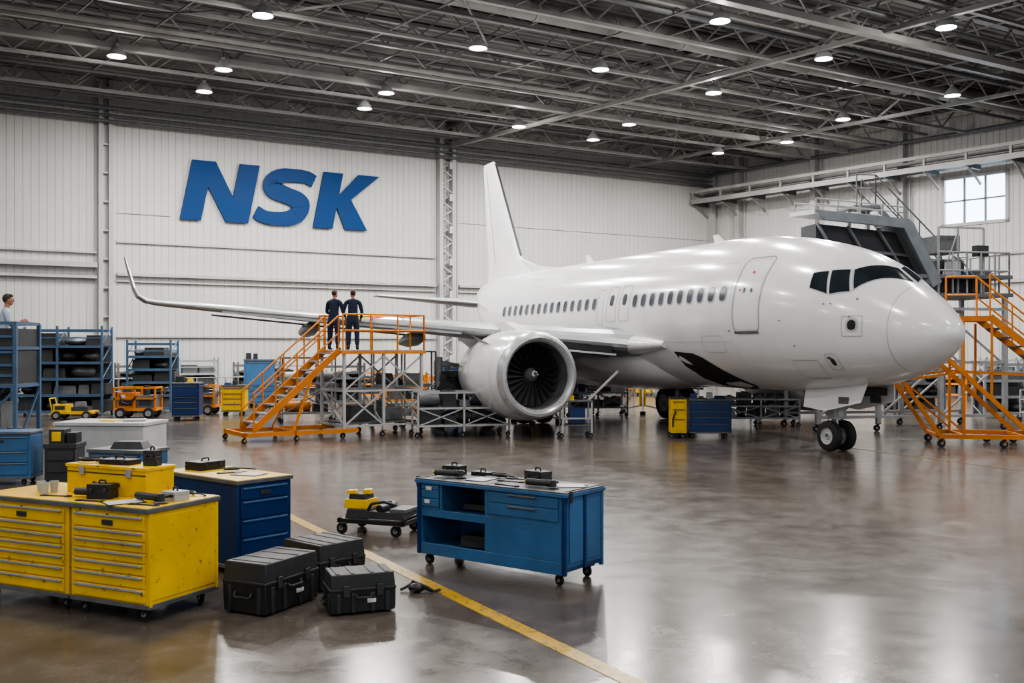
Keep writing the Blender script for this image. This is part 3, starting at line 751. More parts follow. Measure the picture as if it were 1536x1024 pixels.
# scaffold trolleys
def scaffold(L,Wd,Hh,k='grey',nx=2,lv=(.3,1.0),items=True,seed=0):
    rnd=random.Random(seed); mb=MB()
    for i in range(nx+1):
        x=L*i/nx
        for y in (0,Wd): mb.beam((x,y,.14),(x,y,Hh),.05,.05,k); mb.caster(x,y,.15)
        for z in lv: mb.beam((x,0,z),(x,Wd,z),.04,.04,k)
    for z in list(lv)+[Hh]:
        for y in (0,Wd): mb.beam((0,y,z),(L,y,z),.05,.05,k)
    for i in range(nx):
        a,b=L*i/nx,L*(i+1)/nx
        for y in (0,Wd):
            mb.beam((a,y,lv[0]),(b,y,lv[-1]),.03,.03,k); mb.beam((b,y,lv[0]),(a,y,lv[-1]),.03,.03,k)
    mb.box(0,0,lv[0],L,Wd,lv[0]+.03,'mgrey')
    if items:
        for zl in lv:
            x=.1
            while x<L-.4:
                w=rnd.uniform(.2,.55); hh=rnd.uniform(.15,.45)
                kk=rnd.choice(['dgrey','mgrey','black2','black2','dgrey','mgrey','lgrey','orange','dgrey'])
                if rnd.random()<.6: mb.rbox((x+w/2,Wd/2,zl+.03+hh/2),(w,Wd*.6,hh),0,kk,.92); mb.rbox((x+w/2,Wd/2,zl+.05+hh),(w*.4,.04,.04),0,'dgrey')
                else: mb.cyl((x,Wd/2,zl+.03+.17),(x+w,Wd/2,zl+.03+.17),.17,kk,14); mb.cyl((x-.03,Wd/2,zl+.2),(x+w+.03,Wd/2,zl+.2),.06,'grey',10)
                x+=w+.08
    return mb
scaffold(1.8,1.0,2.2,'lgrey',lv=(.35,1.2),seed=1).obj('scaffold_trolley',(-4.0,28.9,0),.2)
scaffold(2.4,1.0,1.15,'lgrey',lv=(.3,.75),seed=2).obj('scaffold_trolley',(-2.4,25.6,0),.25)
scaffold(1.8,.9,1.5,'lgrey',lv=(.3,1.0),seed=3).obj('scaffold_trolley',(-2.0,30.8,0),.1)
scaffold(2.2,.9,.8,lv=(.25,.6),nx=2,seed=4).obj('scaffold_trolley',(6.2,29.4,0),-.1)
scaffold(1.6,.9,2.0,lv=(.3,1.2),nx=1,seed=6).obj('scaffold_trolley',(-7.0,30.5,0),.3)
scaffold(2.4,1.0,1.3,lv=(.3,.9),seed=9).obj('scaffold_trolley',(14.8,25.5,0),.1)
scaffold(2.0,.9,1.2,lv=(.3,.8),seed=19).obj('scaffold_trolley',(1.9,33.5,0),.1)
scaffold(2.4,.9,1.1,lv=(.3,.7),seed=20).obj('scaffold_trolley',(8.3,33.5,0),.1)
mb=MB()
mb.rbox((1.0,.6,.75),(1.7,1.0,.9),0,'dgrey',.92); mb.rbox((.7,.6,1.4),(.9,.8,.5),.1,'black2',.8); mb.cyl((1.4,.2,1.2),(1.4,1.0,1.2),.28,'mgrey',18)
mb.cyl((.3,.6,1.2),(.3,.6,2.05),.09,'lgrey',12); mb.beam((.3,.6,1.9),(1.7,.6,1.6),.12,.12,'grey'); mb.beam((1.7,.6,1.6),(1.8,.6,.6),.09,.09,'grey')
mb.beam((-.2,.2,.4),(.6,.6,1.8),.07,.07,'lgrey'); mb.beam((2.2,.2,.4),(1.2,.6,1.9),.07,.07,'lgrey')
pts=[(.5+.9*u,.1-.1*sin(6*u),1.5-.9*u+.3*sin(3*u)) for u in [i/10 for i in range(11)]]; mb.tube(pts,.04,'black')
mb.box(.3,.08,.5,.9,.1,.95,'navy'); mb.box(1.1,.08,.6,1.5,.1,.9,'yellow')
for x in (.3,1.7):
    for y in (.15,1.05): mb.wheel((x,y,.22),(0,1,0),.22,.14)
mb.obj('ground_power_unit',(-2.3,28.2,0),.15)
def jack(loc):
    mb=MB(); mb.cyl((0,0,.25),(0,0,1.5),.12,'yellow',16); mb.cyl((0,0,1.5),(0,0,2.0),.06,'chrome',14); mb.cyl((0,0,2.0),(0,0,2.06),.1,'dgrey',14)
    for i in range(3):
        a=2*pi*i/3+.4; c,s_=cos(a),sin(a); mb.beam((c*.8,s_*.8,.12),(0,0,1.35),.06,.06,'lgrey'); mb.beam((c*.8,s_*.8,.12),(0,0,.3),.05,.05,'lgrey'); mb.cyl((c*.8,s_*.8,0),(c*.8,s_*.8,.12),.1,'dgrey',12)
    return mb.obj('tripod_jack',loc)
jack((.7,30.6,0)); jack((4.6,35.2,0))
mb=MB()
for x in (0,.75):
    for y in (0,.5): mb.beam((x,y,.12),(x,y,.95),.045,.045,'lgrey'); mb.caster(x,y,.13)
mb.box(0,0,.3,.75,.5,.34,'mgrey'); mb.box(-.03,-.03,.92,.78,.53,.96,'mgrey'); mb.box(.2,.1,.36,.6,.4,.75,'navy'); mb.box(.05,.05,.96,.3,.3,1.08,'yellow')
mb.cyl((.5,.3,.96),(.5,.3,1.12),.06,'dgrey'); mb.beam((0,0,.5),(.75,0,.5),.04,.04,'lgrey')
mb.beam((.7,.2,.96),(1.5,.3,1.7),.05,.05,'lgrey')
mb.obj('work_trolley',(1.3,25.6,0),.1)

# ================================================================ tool carts
def drawers(mb,x0,x1,zs,k,kh,y=0.0):
    for a,b in zip(zs,zs[1:]):
        mb.box(x0,y-.018,a+.006,x1,y+.01,b-.006,k)
        mb.box(x0+.02,y-.034,b-.030,x1-.02,y-.012,b-.012,kh)
def cabinet(Lx,Wy,H,kb,kt,kh,zs,ztop=.14,trim='mgrey',locks=True):
    mb=MB()
    mb.box(0,0,ztop,Lx,Wy,H-.045,kb)
    mb.box(-.01,-.01,ztop-.02,Lx+.01,Wy+.01,ztop+.02,trim)
    mb.box(-.022,-.03,H-.045,Lx+.022,Wy+.02,H-.008,trim); mb.box(-.012,-.02,H-.008,Lx+.012,Wy+.012,H,kt)
    drawers(mb,.035,Lx-.035,zs,kb,kh)
    mb.box(Lx-.0,.03,ztop+.05,Lx+.008,Wy-.03,H-.08,kb)
    for y in (.0,Wy-.035): mb.box(Lx-.005,y,ztop,Lx+.012,y+.035,H-.05,kb)
    if locks:
        mb.cyl((Lx*.5,-.03,H-.085),(Lx*.5,-.015,H-.085),.014,'dgrey')
        mb.box(Lx*.5-.06,-.03,zs[-1]-.10,Lx*.5+.06,-.017,zs[-1]-.055,'dgrey')
    for x in (.10,Lx-.10):
        for y in (.09,Wy-.09): mb.caster(x,y,ztop-.01,ang=random.uniform(-.5,.5))
    return mb
YA=atan2(-.431,.902)
zsy=[.17,.29,.40,.50,.59,.68,.77,.90]
mb=cabinet(.90,.82,.97,'yellow','yellow','grey',zsy); mb.obj('rolling_tool_cabinet',(-3.832,8.698,0),YA,bevel=.004)
mb=cabinet(1.12,.82,.97,'yellow','yellow','grey',zsy); mb.obj('rolling_tool_cabinet',(-4.88,9.198,0),YA,bevel=.004)
mb=cabinet(.65,1.35,.97,'navy','yellow','blue',[.17,.38,.57,.76,.90],.08); mb.obj('drawer_cabinet',(-2.76,10.05,0),atan2(.77,.64),bevel=.004)

def yl(x,y,z=.97):
    ca,sa=cos(YA),sin(YA); return (-3.832+x*ca-y*sa,8.698+x*sa+y*ca,z)
mb=MB()
mb.box(0,0,0,.98,.34,.24,'yellow'); mb.box(-.012,-.012,.235,.992,.352,.265,'yellow'); mb.box(-.004,-.008,.19,.984,0,.20,'dgrey')
for x in (.2,.78): mb.box(x-.03,-.02,.17,x+.03,0,.25,'grey')
mb.tube([(.82,.17,.26),(.82,.17,.31),(.94,.17,.31),(.94,.17,.26)],.012,'dgrey')
mb.cyl((.35,-.01,.10),(.35,.0,.10),.02,'dgrey'); mb.cyl((.65,-.01,.10),(.65,0,.10),.02,'dgrey')
mb.obj('portable_toolbox',yl(-.52,.40),YA,bevel=.006)
def smallcase(name,loc,rz,sx,sy,sz,k='black',kk='dgrey'):
    mb=MB(); mb.box(0,0,0,sx,sy,sz*.6,k); mb.box(0,0,sz*.62,sx,sy,sz,k); mb.box(.01,.01,sz*.58,sx-.01,sy-.01,sz*.64,kk)
    for x in (.2,.8): mb.box(sx*x-.015,-.012,sz*.45,sx*x+.015,0,sz*.75,kk)
    mb.tube([(sx*.35,sy/2,sz),(sx*.38,sy/2,sz+.03),(sx*.62,sy/2,sz+.03),(sx*.65,sy/2,sz)],.008,kk)
    return mb.obj(name,loc,rz,bevel=.006)
def clipboard(name,loc,rz):
    mb=MB(); mb.box(0,0,0,.23,.32,.006,'dgrey'); mb.box(.01,.01,.006,.22,.29,.010,'paper'); mb.box(.07,.28,.008,.16,.31,.022,'grey'); return mb.obj(name,loc,rz)
def wrench(name,loc,rz):
    mb=MB(); mb.box(.03,-.012,0,.25,.012,.010,'dgrey')
    mb.prism([(.0,-.03,0),(.05,-.02,0),(.05,.02,0),(0,.03,0),(-.02,.018,0),(.015,.008,0),(.015,-.008,0),(-.02,-.018,0)],(0,0,.012),'dgrey')
    mb.lathe([(0,.015),(0,.03),(.012,.03),(.012,.015)],(.265,0,0),(0,0,1),'dgrey',14); return mb.obj(name,loc,rz)
def cup(name,loc,k='lgrey'):
    mb=MB(); mb.lathe([(0,0),(0,.03),(.10,.04),(.10,.036),(.01,.027),(.01,0)],(0,0,0),(0,0,1),k,16); return mb.obj(name,loc)
def grinder(loc,rz):
    mb=MB(); mb.cyl((0,0,.05),(.24,0,.05),.032,'black2',14); mb.cyl((.24,0,.05),(.33,0,.05),.036,'black',14,.028); mb.cyl((.31,0,.085),(.31,0,.02),.03,'dgrey',14)
    mb.cyl((.31,0,.012),(.31,0,.02),.065,'mgrey',20); mb.cyl((.28,.03,.05),(.28,.13,.05),.014,'black',10); mb.cyl((-.02,0,.05),(0,0,.05),.02,'yellow',10)
    return mb.obj('angle_grinder',loc,rz,bevel=.002)
def cable(loc,rz,R=.09,n=3):
    mb=MB(); pts=[((R+.006*i/6)*cos(i*.5),(R*.8+.006*i/6)*sin(i*.5),.012+.004*i/6) for i in range(int(n*12.6))]; pts+=[(R+.1,.03,.012),(R+.18,-.03,.012)]
    mb.tube(pts,.008,'black',6); return mb.obj('coiled_cable',loc,rz)
smallcase('equipment_case',yl(.02,.14),YA+.3,.22,.15,.13); grinder(yl(-.18,.20),YA+.3)
smallcase('equipment_case',yl(.66,.38),YA-.1,.18,.16,.08,'lgrey'); clipboard('clipboard',yl(.30,.05),YA-.5)
grinder(yl(.50,.26),YA-.1); wrench('wrench',yl(.60,.09),YA+.1); wrench('wrench',yl(.02,.05),YA+.1); wrench('wrench',yl(-.5,.12),YA+.2)
cable(yl(.64,.72),YA,.06,2)
for x,y in ((-.62,.34),(-.72,.28),(-.60,.22)): cup('plastic_cup',yl(x,y),'lgrey')
cable(yl(-.40,.56,1.236),YA,.08,3); smallcase('equipment_case',yl(-.18,.46,1.236),YA+.1,.34,.16,.045,'black'); smallcase('equipment_case',yl(.30,.52,1.236),YA+.2,.12,.12,.14,'black2')
ca,sa=.64,.77
def bl(x,y,z=.97): return (-2.76+x*ca-y*sa,10.05+x*sa+y*ca,z)
clipboard('clipboard',bl(.30,.12),1.2); smallcase('equipment_case',bl(.2,.95),1.0,.34,.26,.09); wrench('wrench',bl(.20,.62),.4); cable(bl(.45,.75),.3,.07,2)

# blue open workbench
BA=atan2(-1.13,1.51); BO=(-1.0,10.68,0)
mb=MB(); LX,WY,H=1.886,.66,.92; z0=.15
mb.box(0,0,z0,LX,WY,z0+.045,'blue'); mb.box(0,WY-.02,z0,LX,WY,H,'blue')
mb.box(0,0,z0,.05,WY,H,'blue'); mb.box(LX-.04,0,z0,LX,WY,H,'blue'); 
mb.box(-.03,-.03,H-.05,LX+.03,WY+.03,H-.015,'blue'); mb.box(-.02,-.02,H-.015,LX+.02,WY+.02,H,'mgrey')
mb.box(0,-.005,z0-.03,LX,.02,z0+.09,'blue')
mb.box(.05,-.003,.52,LX-.04,.02,.60,'blue'); mb.box(.05,0,.555,LX-.04,WY,.575,'blue')
mb.box(.90,0,z0,.93,WY,H,'blue'); mb.box(.30,0,.575,.33,WY,H,'blue')
mb.box(.93,-.003,z0+.09,LX-.04,.02,.52,'blue')
mb.box(.96,-.012,.63,LX-.08,.0,.745,'blue'); mb.box(.96,-.012,.755,LX-.08,.0,.86,'blue'); mb.box(.93,0,.6,LX-.04,.015,.87,'blue')
for z in (.73,.845): mb.box(1.2,-.03,z-.012,1.55,-.01,z+.004,'mgrey')
for z in (.63,.72): mb.box(.06,-.012,z,.29,.0,z+.08,'blue'); 
mb.box(.06,0,.6,.29,.015,.87,'blue'); mb.box(.06,-.012,.81,.29,0,.86,'blue')
mb.box(.12,-.018,.80,.2,-.011,.84,'paper'); mb.box(.1,-.018,.66,.17,-.011,.70,'paper')
for x in (0,LX-.03): mb.box(x,-.02,z0-.03,x+.04,.02,H-.05,'navy'); mb.box(x,WY-.02,z0-.03,x+.04,WY+.02,H,'blue')
for a,b in ((.06,.30),(.36,.60)): mb.box(LX,a,z0+.08,LX+.012,b,H-.10,'blue')
mb.box(LX+.0,.31,z0,LX+.02,.35,H-.05,'navy')
mb.box(LX+.03,0.02,H-.10,LX+.05,.06,H+.01,'dgrey'); mb.box(-.05,.02,H-.10,-.03,.06,H+.01,'dgrey')
for x in (.12,LX-.10):
    for y in (.08,WY-.08): mb.caster(x,y,z0-.02,ang=random.uniform(-.4,.6))
mb.rbox((.6,.35,z0+.12),(.4,.3,.12),.2,'black2',.9); mb.rbox((.55,.35,.62),(.3,.2,.06),.1,'dgrey',.9)
mb.obj('rolling_workbench',BO,BA,bevel=.004)
def wb(x,y,z=.92):
    c,s_=cos(BA),sin(BA); return (BO[0]+x*c-y*s_,BO[1]+x*s_+y*c,z)
smallcase('equipment_case',wb(.04,.34),BA+.15,.22,.16,.10,'black'); grinder(wb(.10,.16),BA+.2); clipboard('clipboard',wb(.56,.10),BA+.1)
smallcase('equipment_case',wb(1.15,.34),BA-.2,.26,.15,.13,'black2'); clipboard('clipboard',wb(1.50,.40),BA-.9); wrench('wrench',wb(.86,.30),BA+.1); wrench('wrench',wb(.84,.5),BA+.1); wrench('wrench',wb(1.0,.08),BA-.1)
smallcase('equipment_case',wb(.32,.50),BA,.24,.12,.04,'black'); grinder(wb(1.33,.14),BA+.05); cable(wb(.70,.54),BA,.06,3)

# hard cases
def hardcase(name,loc,rz,L,Wd,H,wheels=False):
    mb=MB(); zl=H*.62; z0=.02
    mb.rbox((L/2,Wd/2,z0+(zl-z0)/2),(L,Wd,zl-z0),0,'black',1.03)
    mb.rbox((L/2,Wd/2,zl+.012+(H-zl-.012)/2),(L*1.02,Wd*1.02,H-zl-.012),0,'black2',.95)
    mb.box(-.012,-.012,zl-.012,L+.012,Wd+.012,zl+.016,'black2')
    for u in (.12,.35,.65,.88):
        mb.box(L*u-.02,-.016,z0,L*u+.02,.01,zl-.03,'black2'); mb.box(L*u-.02,.02,H-.01,L*u+.02,Wd-.02,H+.006,'black2')
    for u in (.24,.76): mb.box(L*u-.03,-.03,zl-.06,L*u+.03,-.008,zl+.045,'dgrey')
    for v in (.15,.85):
        mb.box(-.014,Wd*v-.02,z0,.01,Wd*v+.02,zl-.03,'black2'); mb.box(L-.01,Wd*v-.02,z0,L+.016,Wd*v+.02,zl-.03,'black2')
    mb.tube([(L*.38,-.015,zl-.04),(L*.39,-.05,zl-.06),(L*.61,-.05,zl-.06),(L*.62,-.015,zl-.04)],.011,'black2')
    mb.tube([(-.01,Wd*.3,zl-.08),(-.04,Wd*.32,zl-.12),(-.04,Wd*.68,zl-.12),(-.01,Wd*.7,zl-.08)],.01,'black2')
    mb.box(L*.56,-.018,zl*.45,L*.70,-.002,zl*.45+.04,'paper')
    for x in (.05,L-.05):
        for y in (.05,Wd-.05): mb.cyl((x,y-.015,.022),(x,y+.015,.022),.022,'rubber',12)
    return mb.obj(name,loc,rz,bevel=.012)
hardcase('hard_shell_case',(-2.10,8.52,0),atan2(.9,.44),.72,.46,.45)
hardcase('hard_shell_case',(-1.80,9.38,0),atan2(.76,.66),.54,.58,.44)
hardcase('hard_shell_case',(-1.55,8.55,0),radians(20),.56,.36,.35)
mb=MB(); pts=[(-1.05+.30*u+.03*sin(9*u),9.45+.12*sin(5*u),.02+.06*max(0,sin(3*u))) for u in [i/12 for i in range(13)]]
mb.tube(pts,.014,'black'); mb.tube([(-.95,9.35,.02),(-.85,9.42,.05),(-.75,9.38,.02),(-.68,9.45,.02)],.012,'black'); mb.ell((-.9,9.42,.045),(.08,.06,.045),'black')
mb.obj('coiled_strap')
mb=MB()
mb.box(0,0,.13,.85,.06,.18,'black'); mb.box(0,.48,.13,.85,.54,.18,'black'); mb.box(0,0,.13,.06,.54,.18,'black'); mb.box(.79,0,.13,.85,.54,.18,'black')
mb.rbox((.58,.27,.225),(.5,.44,.08),0,'black',.9); mb.rbox((.22,.27,.23),(.30,.42,.10),0,'dgrey',.9)
mb.rbox((.17,.27,.33),(.30,.30,.10),0,'yellow',.92); mb.rbox((.17,.27,.41),(.22,.22,.06),0,'black2',.9); mb.rbox((.08,.22,.46),(.12,.12,.04),.3,'yellow',.9); mb.rbox((.24,.3,.46),(.1,.14,.05),.3,'yellow',.9)
mb.cyl((.5,.08,.30),(.5,.46,.30),.045,'black',12); mb.box(.62,.1,.26,.82,.44,.30,'mgrey'); mb.tube([(.84,.1,.2),(.96,.1,.25),(.96,.44,.25),(.84,.44,.2)],.015,'black')
mb.tube([(.35,.1,.28),(.42,.05,.36),(.55,.1,.38),(.66,.2,.33)],.018,'black'); mb.rbox((.45,.35,.32),(.16,.12,.08),.5,'dgrey',.8)
for x in (.08,.77):
    for y in (.03,.51): mb.caster(x,y,.14,'dgrey',r=.065)
mb.obj('mechanic_dolly',(-2.17,12.40,0),-.35,bevel=.004,scale=1.08)

# ---- midground carts
def cart(kb,kt,L=.9,Wd=.6,H=1.0,seed=0):
    rnd=random.Random(seed); mb=cabinet(L,Wd,H,kb,kt,'mgrey',[.18,.38,.55,.70,H-.08],.14,locks=False)
    mb.tube([(L+.0,.05,H-.15),(L+.13,.05,H-.08),(L+.13,Wd-.05,H-.08),(L,Wd-.05,H-.15)],.015,'mgrey')
    x=.05
    while x<L-.3:
        w=rnd.uniform(.12,.3); hh=rnd.uniform(.05,.2); mb.rbox((x+w/2,Wd*rnd.uniform(.4,.6),H+hh/2),(w,.2,hh),rnd.uniform(-.2,.2),rnd.choice(['black','dgrey','yellow','lgrey','navy']),.85); x+=w+.06
    return mb
mb=cart('navy','mgrey',1.05,.6,1.0,3); mb.obj('tool_cart',(4.55,25.6,0),-.05)
mb=MB(); mb.box(0,0,.14,.40,.55,1.0,'yellow'); mb.box(-.01,-.01,1.0,.41,.56,1.04,'dgrey'); drawers(mb,.03,.37,[.2,.5,.75,.95],'yellow','dgrey')
mb.cyl((.2,.3,1.04),(.2,.3,1.2),.06,'dgrey'); mb.tube([(.05,-.03,.3),(.05,-.06,.5),(.12,-.06,.7)],.02,'black')
for x in (.06,.34):
    for y in (.06,.49): mb.caster(x,y,.14)
mb.obj('hydraulic_test_cart',(4.05,25.5,0),-.05)
def gencart(L=1.3,Wd=.75,H=.95,seed=1):
    """orange frame cart carrying service equipment"""
    rnd=random.Random(seed); mb=MB()
    mb.box(0,0,.24,L,Wd,.32,'orange')
    for x in (.03,L/2,L-.03):
        for y in (.03,Wd-.03): mb.beam((x,y,.3),(x,y,H),.05,.05,'orange')
    for y in (.03,Wd-.03): mb.beam((0,y,H),(L,y,H),.05,.05,'orange'); mb.beam((0,y,.62),(L,y,.62),.05,.05,'orange')
    for x in (.03,L-.03): mb.beam((x,0,H),(x,Wd,H),.05,.05,'orange')
    mb.box(.08,.08,.32,L*.48,Wd-.08,.80,'orange'); mb.box(L*.52,.08,.32,L-.08,Wd-.08,.72,'mgrey')
    mb.box(.14,.065,.4,L*.42,.08,.56,'dgrey'); mb.box(L*.58,.065,.4,L-.16,.08,.6,'dgrey'); mb.box(.2,.06,.62,.34,.08,.74,'paper')
    mb.cyl((L*.7,Wd*.5,.72),(L*.7,Wd*.5,1.02),.10,'dgrey',14); mb.rbox((L*.25,Wd*.5,.88),(.3,.3,.16),.2,'black2',.8)
    mb.tube([(L,.2,.6),(L+.22,.2,.95),(L+.22,Wd-.2,.95),(L,Wd-.2,.6)],.022,'mgrey')
    mb.tube([(.2,-.01,.75),(.3,-.06,.5),(.5,-.06,.45),(.7,-.03,.7)],.025,'black')
    for x in (.22,L-.22):
        for y in (0,Wd): mb.wheel((x,y,.17),(0,1,0),.17,.10,'grey')
    return mb
def flatdolly():
    mb=MB(); L,Wd=1.5,.8
    mb.box(0,0,.22,L,Wd,.32,'yellow'); mb.box(.05,.05,.32,.55,Wd-.05,.58,'yellow'); mb.box(.7,.1,.32,1.3,Wd-.1,.48,'dgrey'); mb.rbox((.95,.4,.58),(.4,.4,.18),.2,'mgrey',.85)
    mb.cyl((.3,.4,.58),(.3,.4,.70),.12,'dgrey',14); mb.beam((L,Wd/2,.27),(L+.5,Wd/2,.12),.06,.05,'mgrey'); mb.lathe([(0,.03),(.0,.07),(.03,.07),(.03,.03)],(L+.54,Wd/2,.10),(0,0,1),'mgrey',14)
    mb.tube([(0,.1,.3),(-.1,.1,.8),(-.1,Wd-.1,.8),(0,Wd-.1,.3)],.022,'yellow'); mb.box(.12,.035,.38,.48,.05,.52,'dgrey')
    for x in (.2,L-.2):
        for y in (-.02,Wd+.02): mb.wheel((x,y,.17),(0,1,0),.17,.11,'grey')
    return mb
gm=gencart().mesh('generator_cart'); fm=flatdolly().mesh('towing_dolly')
place(gm,'generator_cart',(-13.0,32.6,0),.05,scale=1.05); place(gm,'generator_cart',(-11.6,34.4,0),.0,scale=1.05)
place(fm,'towing_dolly',(-14.75,32.0,0),.08,scale=.85); place(fm,'towing_dolly',(-12.4,37.0,0),-.1,scale=.9)
cm=[cart('orange','orange',1.15,.7,.95,5).mesh('c1'),cart('navy','mgrey',.75,.6,1.1,6).mesh('c2'),cart('yellow','dgrey',.7,.6,.95,7).mesh('c3'),cart('blue','blue',.9,.6,1.5,8).mesh('c4')]
def C(i,x,y,r,s=1,n='tool_cart'): place(cm[i],n,(x,y,0),r,scale=s)
C(1,-10.75,31.6,.1,1.1); C(2,-9.85,33.9,.1,1.1); C(3,-10.3,38.5,.3,1.25)

def rackm(L,Wd,H,nz,k='rack',seed=0,back=True):
    rnd=random.Random(seed); mb=MB(); nb=max(1,int(L/1.3))
    for i in range(nb+1):
        x=L*i/nb
        for y in (0,Wd): mb.beam((x,y,0),(x,y,H),.07,.07,k)
        for j in range(5): mb.beam((x,0,H*j/5),(x,Wd,H*(j+1)/5),.03,.03,k)
    if back: mb.box(0,Wd-.02,.1,L,Wd,H-.45,'mgrey')
    for j in range(nz):
        z=.15+(H-.3)*j/(nz-1)
        for y in (0,Wd): mb.beam((0,y,z),(L,y,z),.05,.09,k)
        if j<nz-1:
            mb.box(0,0,z-.02,L,Wd,z+.02,'dgrey')
            x=.12; gap=(H-.3)/(nz-1)
            while x<L-.4:
                w=rnd.uniform(.35,.8); hh=rnd.uniform(.5,.85)*gap
                kk=rnd.choice(['dgrey','mgrey','dgrey','black2','dgrey','mgrey'])
                if rnd.random()<.6: mb.rbox((x+w/2,Wd/2,z+.02+hh/2),(w,Wd*.8,hh),0,kk,.9)
                else: mb.ell((x+w/2,Wd/2,z+.02+hh*.5),(w/2,Wd*.4,hh*.5),kk)
                x+=w+.05
        else:
            for y in (0,Wd): mb.beam((0,y,z-.25),(L,y,z-.25),.04,.04,k)
    return mb
rackm(2.9,1.2,3.05,6,seed=2).obj('storage_rack',(-16.8,33.6,0),.12)
rackm(1.5,1.2,2.6,6,seed=4).obj('storage_rack',(-13.7,35.6,0),.12)
rackm(3.2,1.2,2.9,5,seed=5).obj('storage_rack',(-20.4,33.0,0),.12)
mb=MB(); ZT=2.78; ZF=1.62
for x in (0,1.25):
    for y in (0,1.0): mb.beam((x,y,.14),(x,y,ZT),.07,.07,'rack'); mb.caster(x,y,.15)
for z in (.3,ZF-.05,2.3,ZT):
    for y in (0,1.0): mb.beam((0,y,z),(1.25,y,z),.05,.06,'rack')
    for x in (0,1.25): mb.beam((x,0,z),(x,1.0,z),.05,.06,'rack')
mb.box(0,0,ZF-.06,1.25,1.0,ZF,'mgrey'); mb.box(0,0,.3,1.25,1,.34,'mgrey')
mb.box(.05,.015,ZF,1.2,.03,ZT-.1,'dgrey'); mb.box(1.23,.05,ZF,1.245,.95,ZT-.1,'dgrey')
for z in (1.75,1.95,2.2,2.5): mb.box(.05,-.02,z,1.2,.016,z+.05,'rack')
mb.beam((0,0,.3),(1.25,0,1.5),.04,.04,'rack'); mb.beam((1.25,0,.3),(1.25,1,1.5),.04,.04,'rack')
mb.rbox((.5,.5,.5),(.6,.5,.3),0,'dgrey',.9); mb.rbox((.5,.5,1.0),(.8,.6,.5),0,'mgrey',.9); mb.cyl((1.0,.5,.34),(1.0,.5,.75),.14,'mgrey',16)
mb.obj('mobile_work_stand',(-10.75,19.1,0),.02)
cabinet(.95,.6,.9,'blue','blue','mgrey',[.17,.38,.57,.82],.12).obj('tool_cart',(-9.05,16.7,0),.12,bevel=.004)
mb=MB(); mb.box(0,0,.04,.5,.5,.62,'black2'); mb.box(-.02,-.02,.6,.52,.52,.68,'dgrey'); mb.box(.05,.05,.68,.3,.4,.92,'dgrey'); mb.box(.1,.04,.72,.25,.05,.88,'yellow'); mb.box(.32,.1,.68,.48,.4,.86,'black')
for x in (.08,.42):
    for y in (.08,.42): mb.cyl((x,y-.02,.03),(x,y+.02,.03),.03,'rubber')
for z in (.2,.4): mb.box(.03,-.02,z,.47,0,z+.15,'dgrey')
mb.obj('battery_charger_cart',(-7.9,16.9,0),.1,bevel=.005)
mb=MB(); mb.box(0,0,.12,1.7,1.0,.86,'table'); mb.box(-.03,-.03,.86,1.73,1.03,.92,'table'); mb.box(-.01,-.01,.1,1.71,1.01,.16,'lgrey')
for x in (.15,1.55):
    for y in (.1,.9): mb.caster(x,y,.12)
for x in (.55,1.1): mb.box(x-.01,-.012,.16,x+.01,0,.86,'lgrey')
mb.box(.7,.3,.92,1.0,.6,.94,'yellow'); mb.rbox((1.3,.5,.94),(.4,.3,.03),.3,'lgrey')
mb.obj('white_work_table',(-8.5,18.6,0),-.08,bevel=.005)
mb=MB(); mb.box(0,0,.12,.9,.6,.80,'blue'); mb.box(-.02,-.02,.80,.92,.62,.85,'mgrey'); drawers(mb,.03,.87,[.15,.4,.6,.78],'navy','mgrey'); mb.rbox((.5,.3,.90),(.5,.3,.10),.2,'dgrey',.8)
for x in (.1,.8):
    for y in (.1,.5): mb.caster(x,y,.12)
mb.obj('tool_cart',(-6.1,14.4,0),-.3,bevel=.004)

# clutter along back wall
rm=[rackm(1.8,.7,1.7,4,'mgrey',seed=11).mesh('r1'),rackm(1.8,.7,1.3,3,'orange',seed=12).mesh('r2'),scaffold(2.0,.8,1.6,seed=13).mesh('r3'),rackm(1.6,.7,1.9,4,'grey',seed=14).mesh('r4'),scaffold(2.2,.8,1.0,seed=15,lv=(.3,.7)).mesh('r5')]
rnm=['parts_shelf','parts_shelf','parts_trolley','parts_shelf','parts_trolley']
x=-3.0; r=random.Random(5)
ca_,sa_=cos(WA),sin(WA)
while x<31:
    i=r.randrange(5); yy=-1.6-r.uniform(0,.5)
    place(rm[i],rnm[i],(P0[0]+x*ca_-yy*sa_,P0[1]+x*sa_+yy*ca_,0),WA+r.uniform(-.03,.03)); x+=2.4
x=8.5; k=0
while x<30:
    yy=-6.4-r.uniform(0,.8); i2=r.randrange(8)
    loc=(P0[0]+x*ca_-yy*sa_,P0[1]+x*sa_+yy*ca_,0)
    if i2<5: place(rm[i2],rnm[i2],loc,WA+r.uniform(-.1,.1)); x+=2.6
    else: C((i2-4)%4,loc[0],loc[1],WA); x+=1.5
ca_,sa_=cos(RA),sin(RA)
x=4.5
while x<30:
    yy=-1.6; i=r.randrange(5)
    place(rm[i],rnm[i],(P1[0]+x*ca_-yy*sa_,P1[1]+x*sa_+yy*ca_,0),RA); x+=2.4
place(rm[3],'parts_shelf',(15.6,33,0),.1); place(rm[4],'parts_trolley',(16,30.5,0),.1); place(rm[0],'parts_shelf',(13.2,34.5,0),.1)
C(2,15.5,28.3,0)
mb=MB(); rail(mb,[(-6,0,0),(14,0,0)],1.1,'grey',.025,1.2); ca_,sa_=cos(WA),sin(WA); yy=-3.4
mb.obj('guard_rail',(P0[0]-yy*sa_,P0[1]+yy*ca_,0),WA)

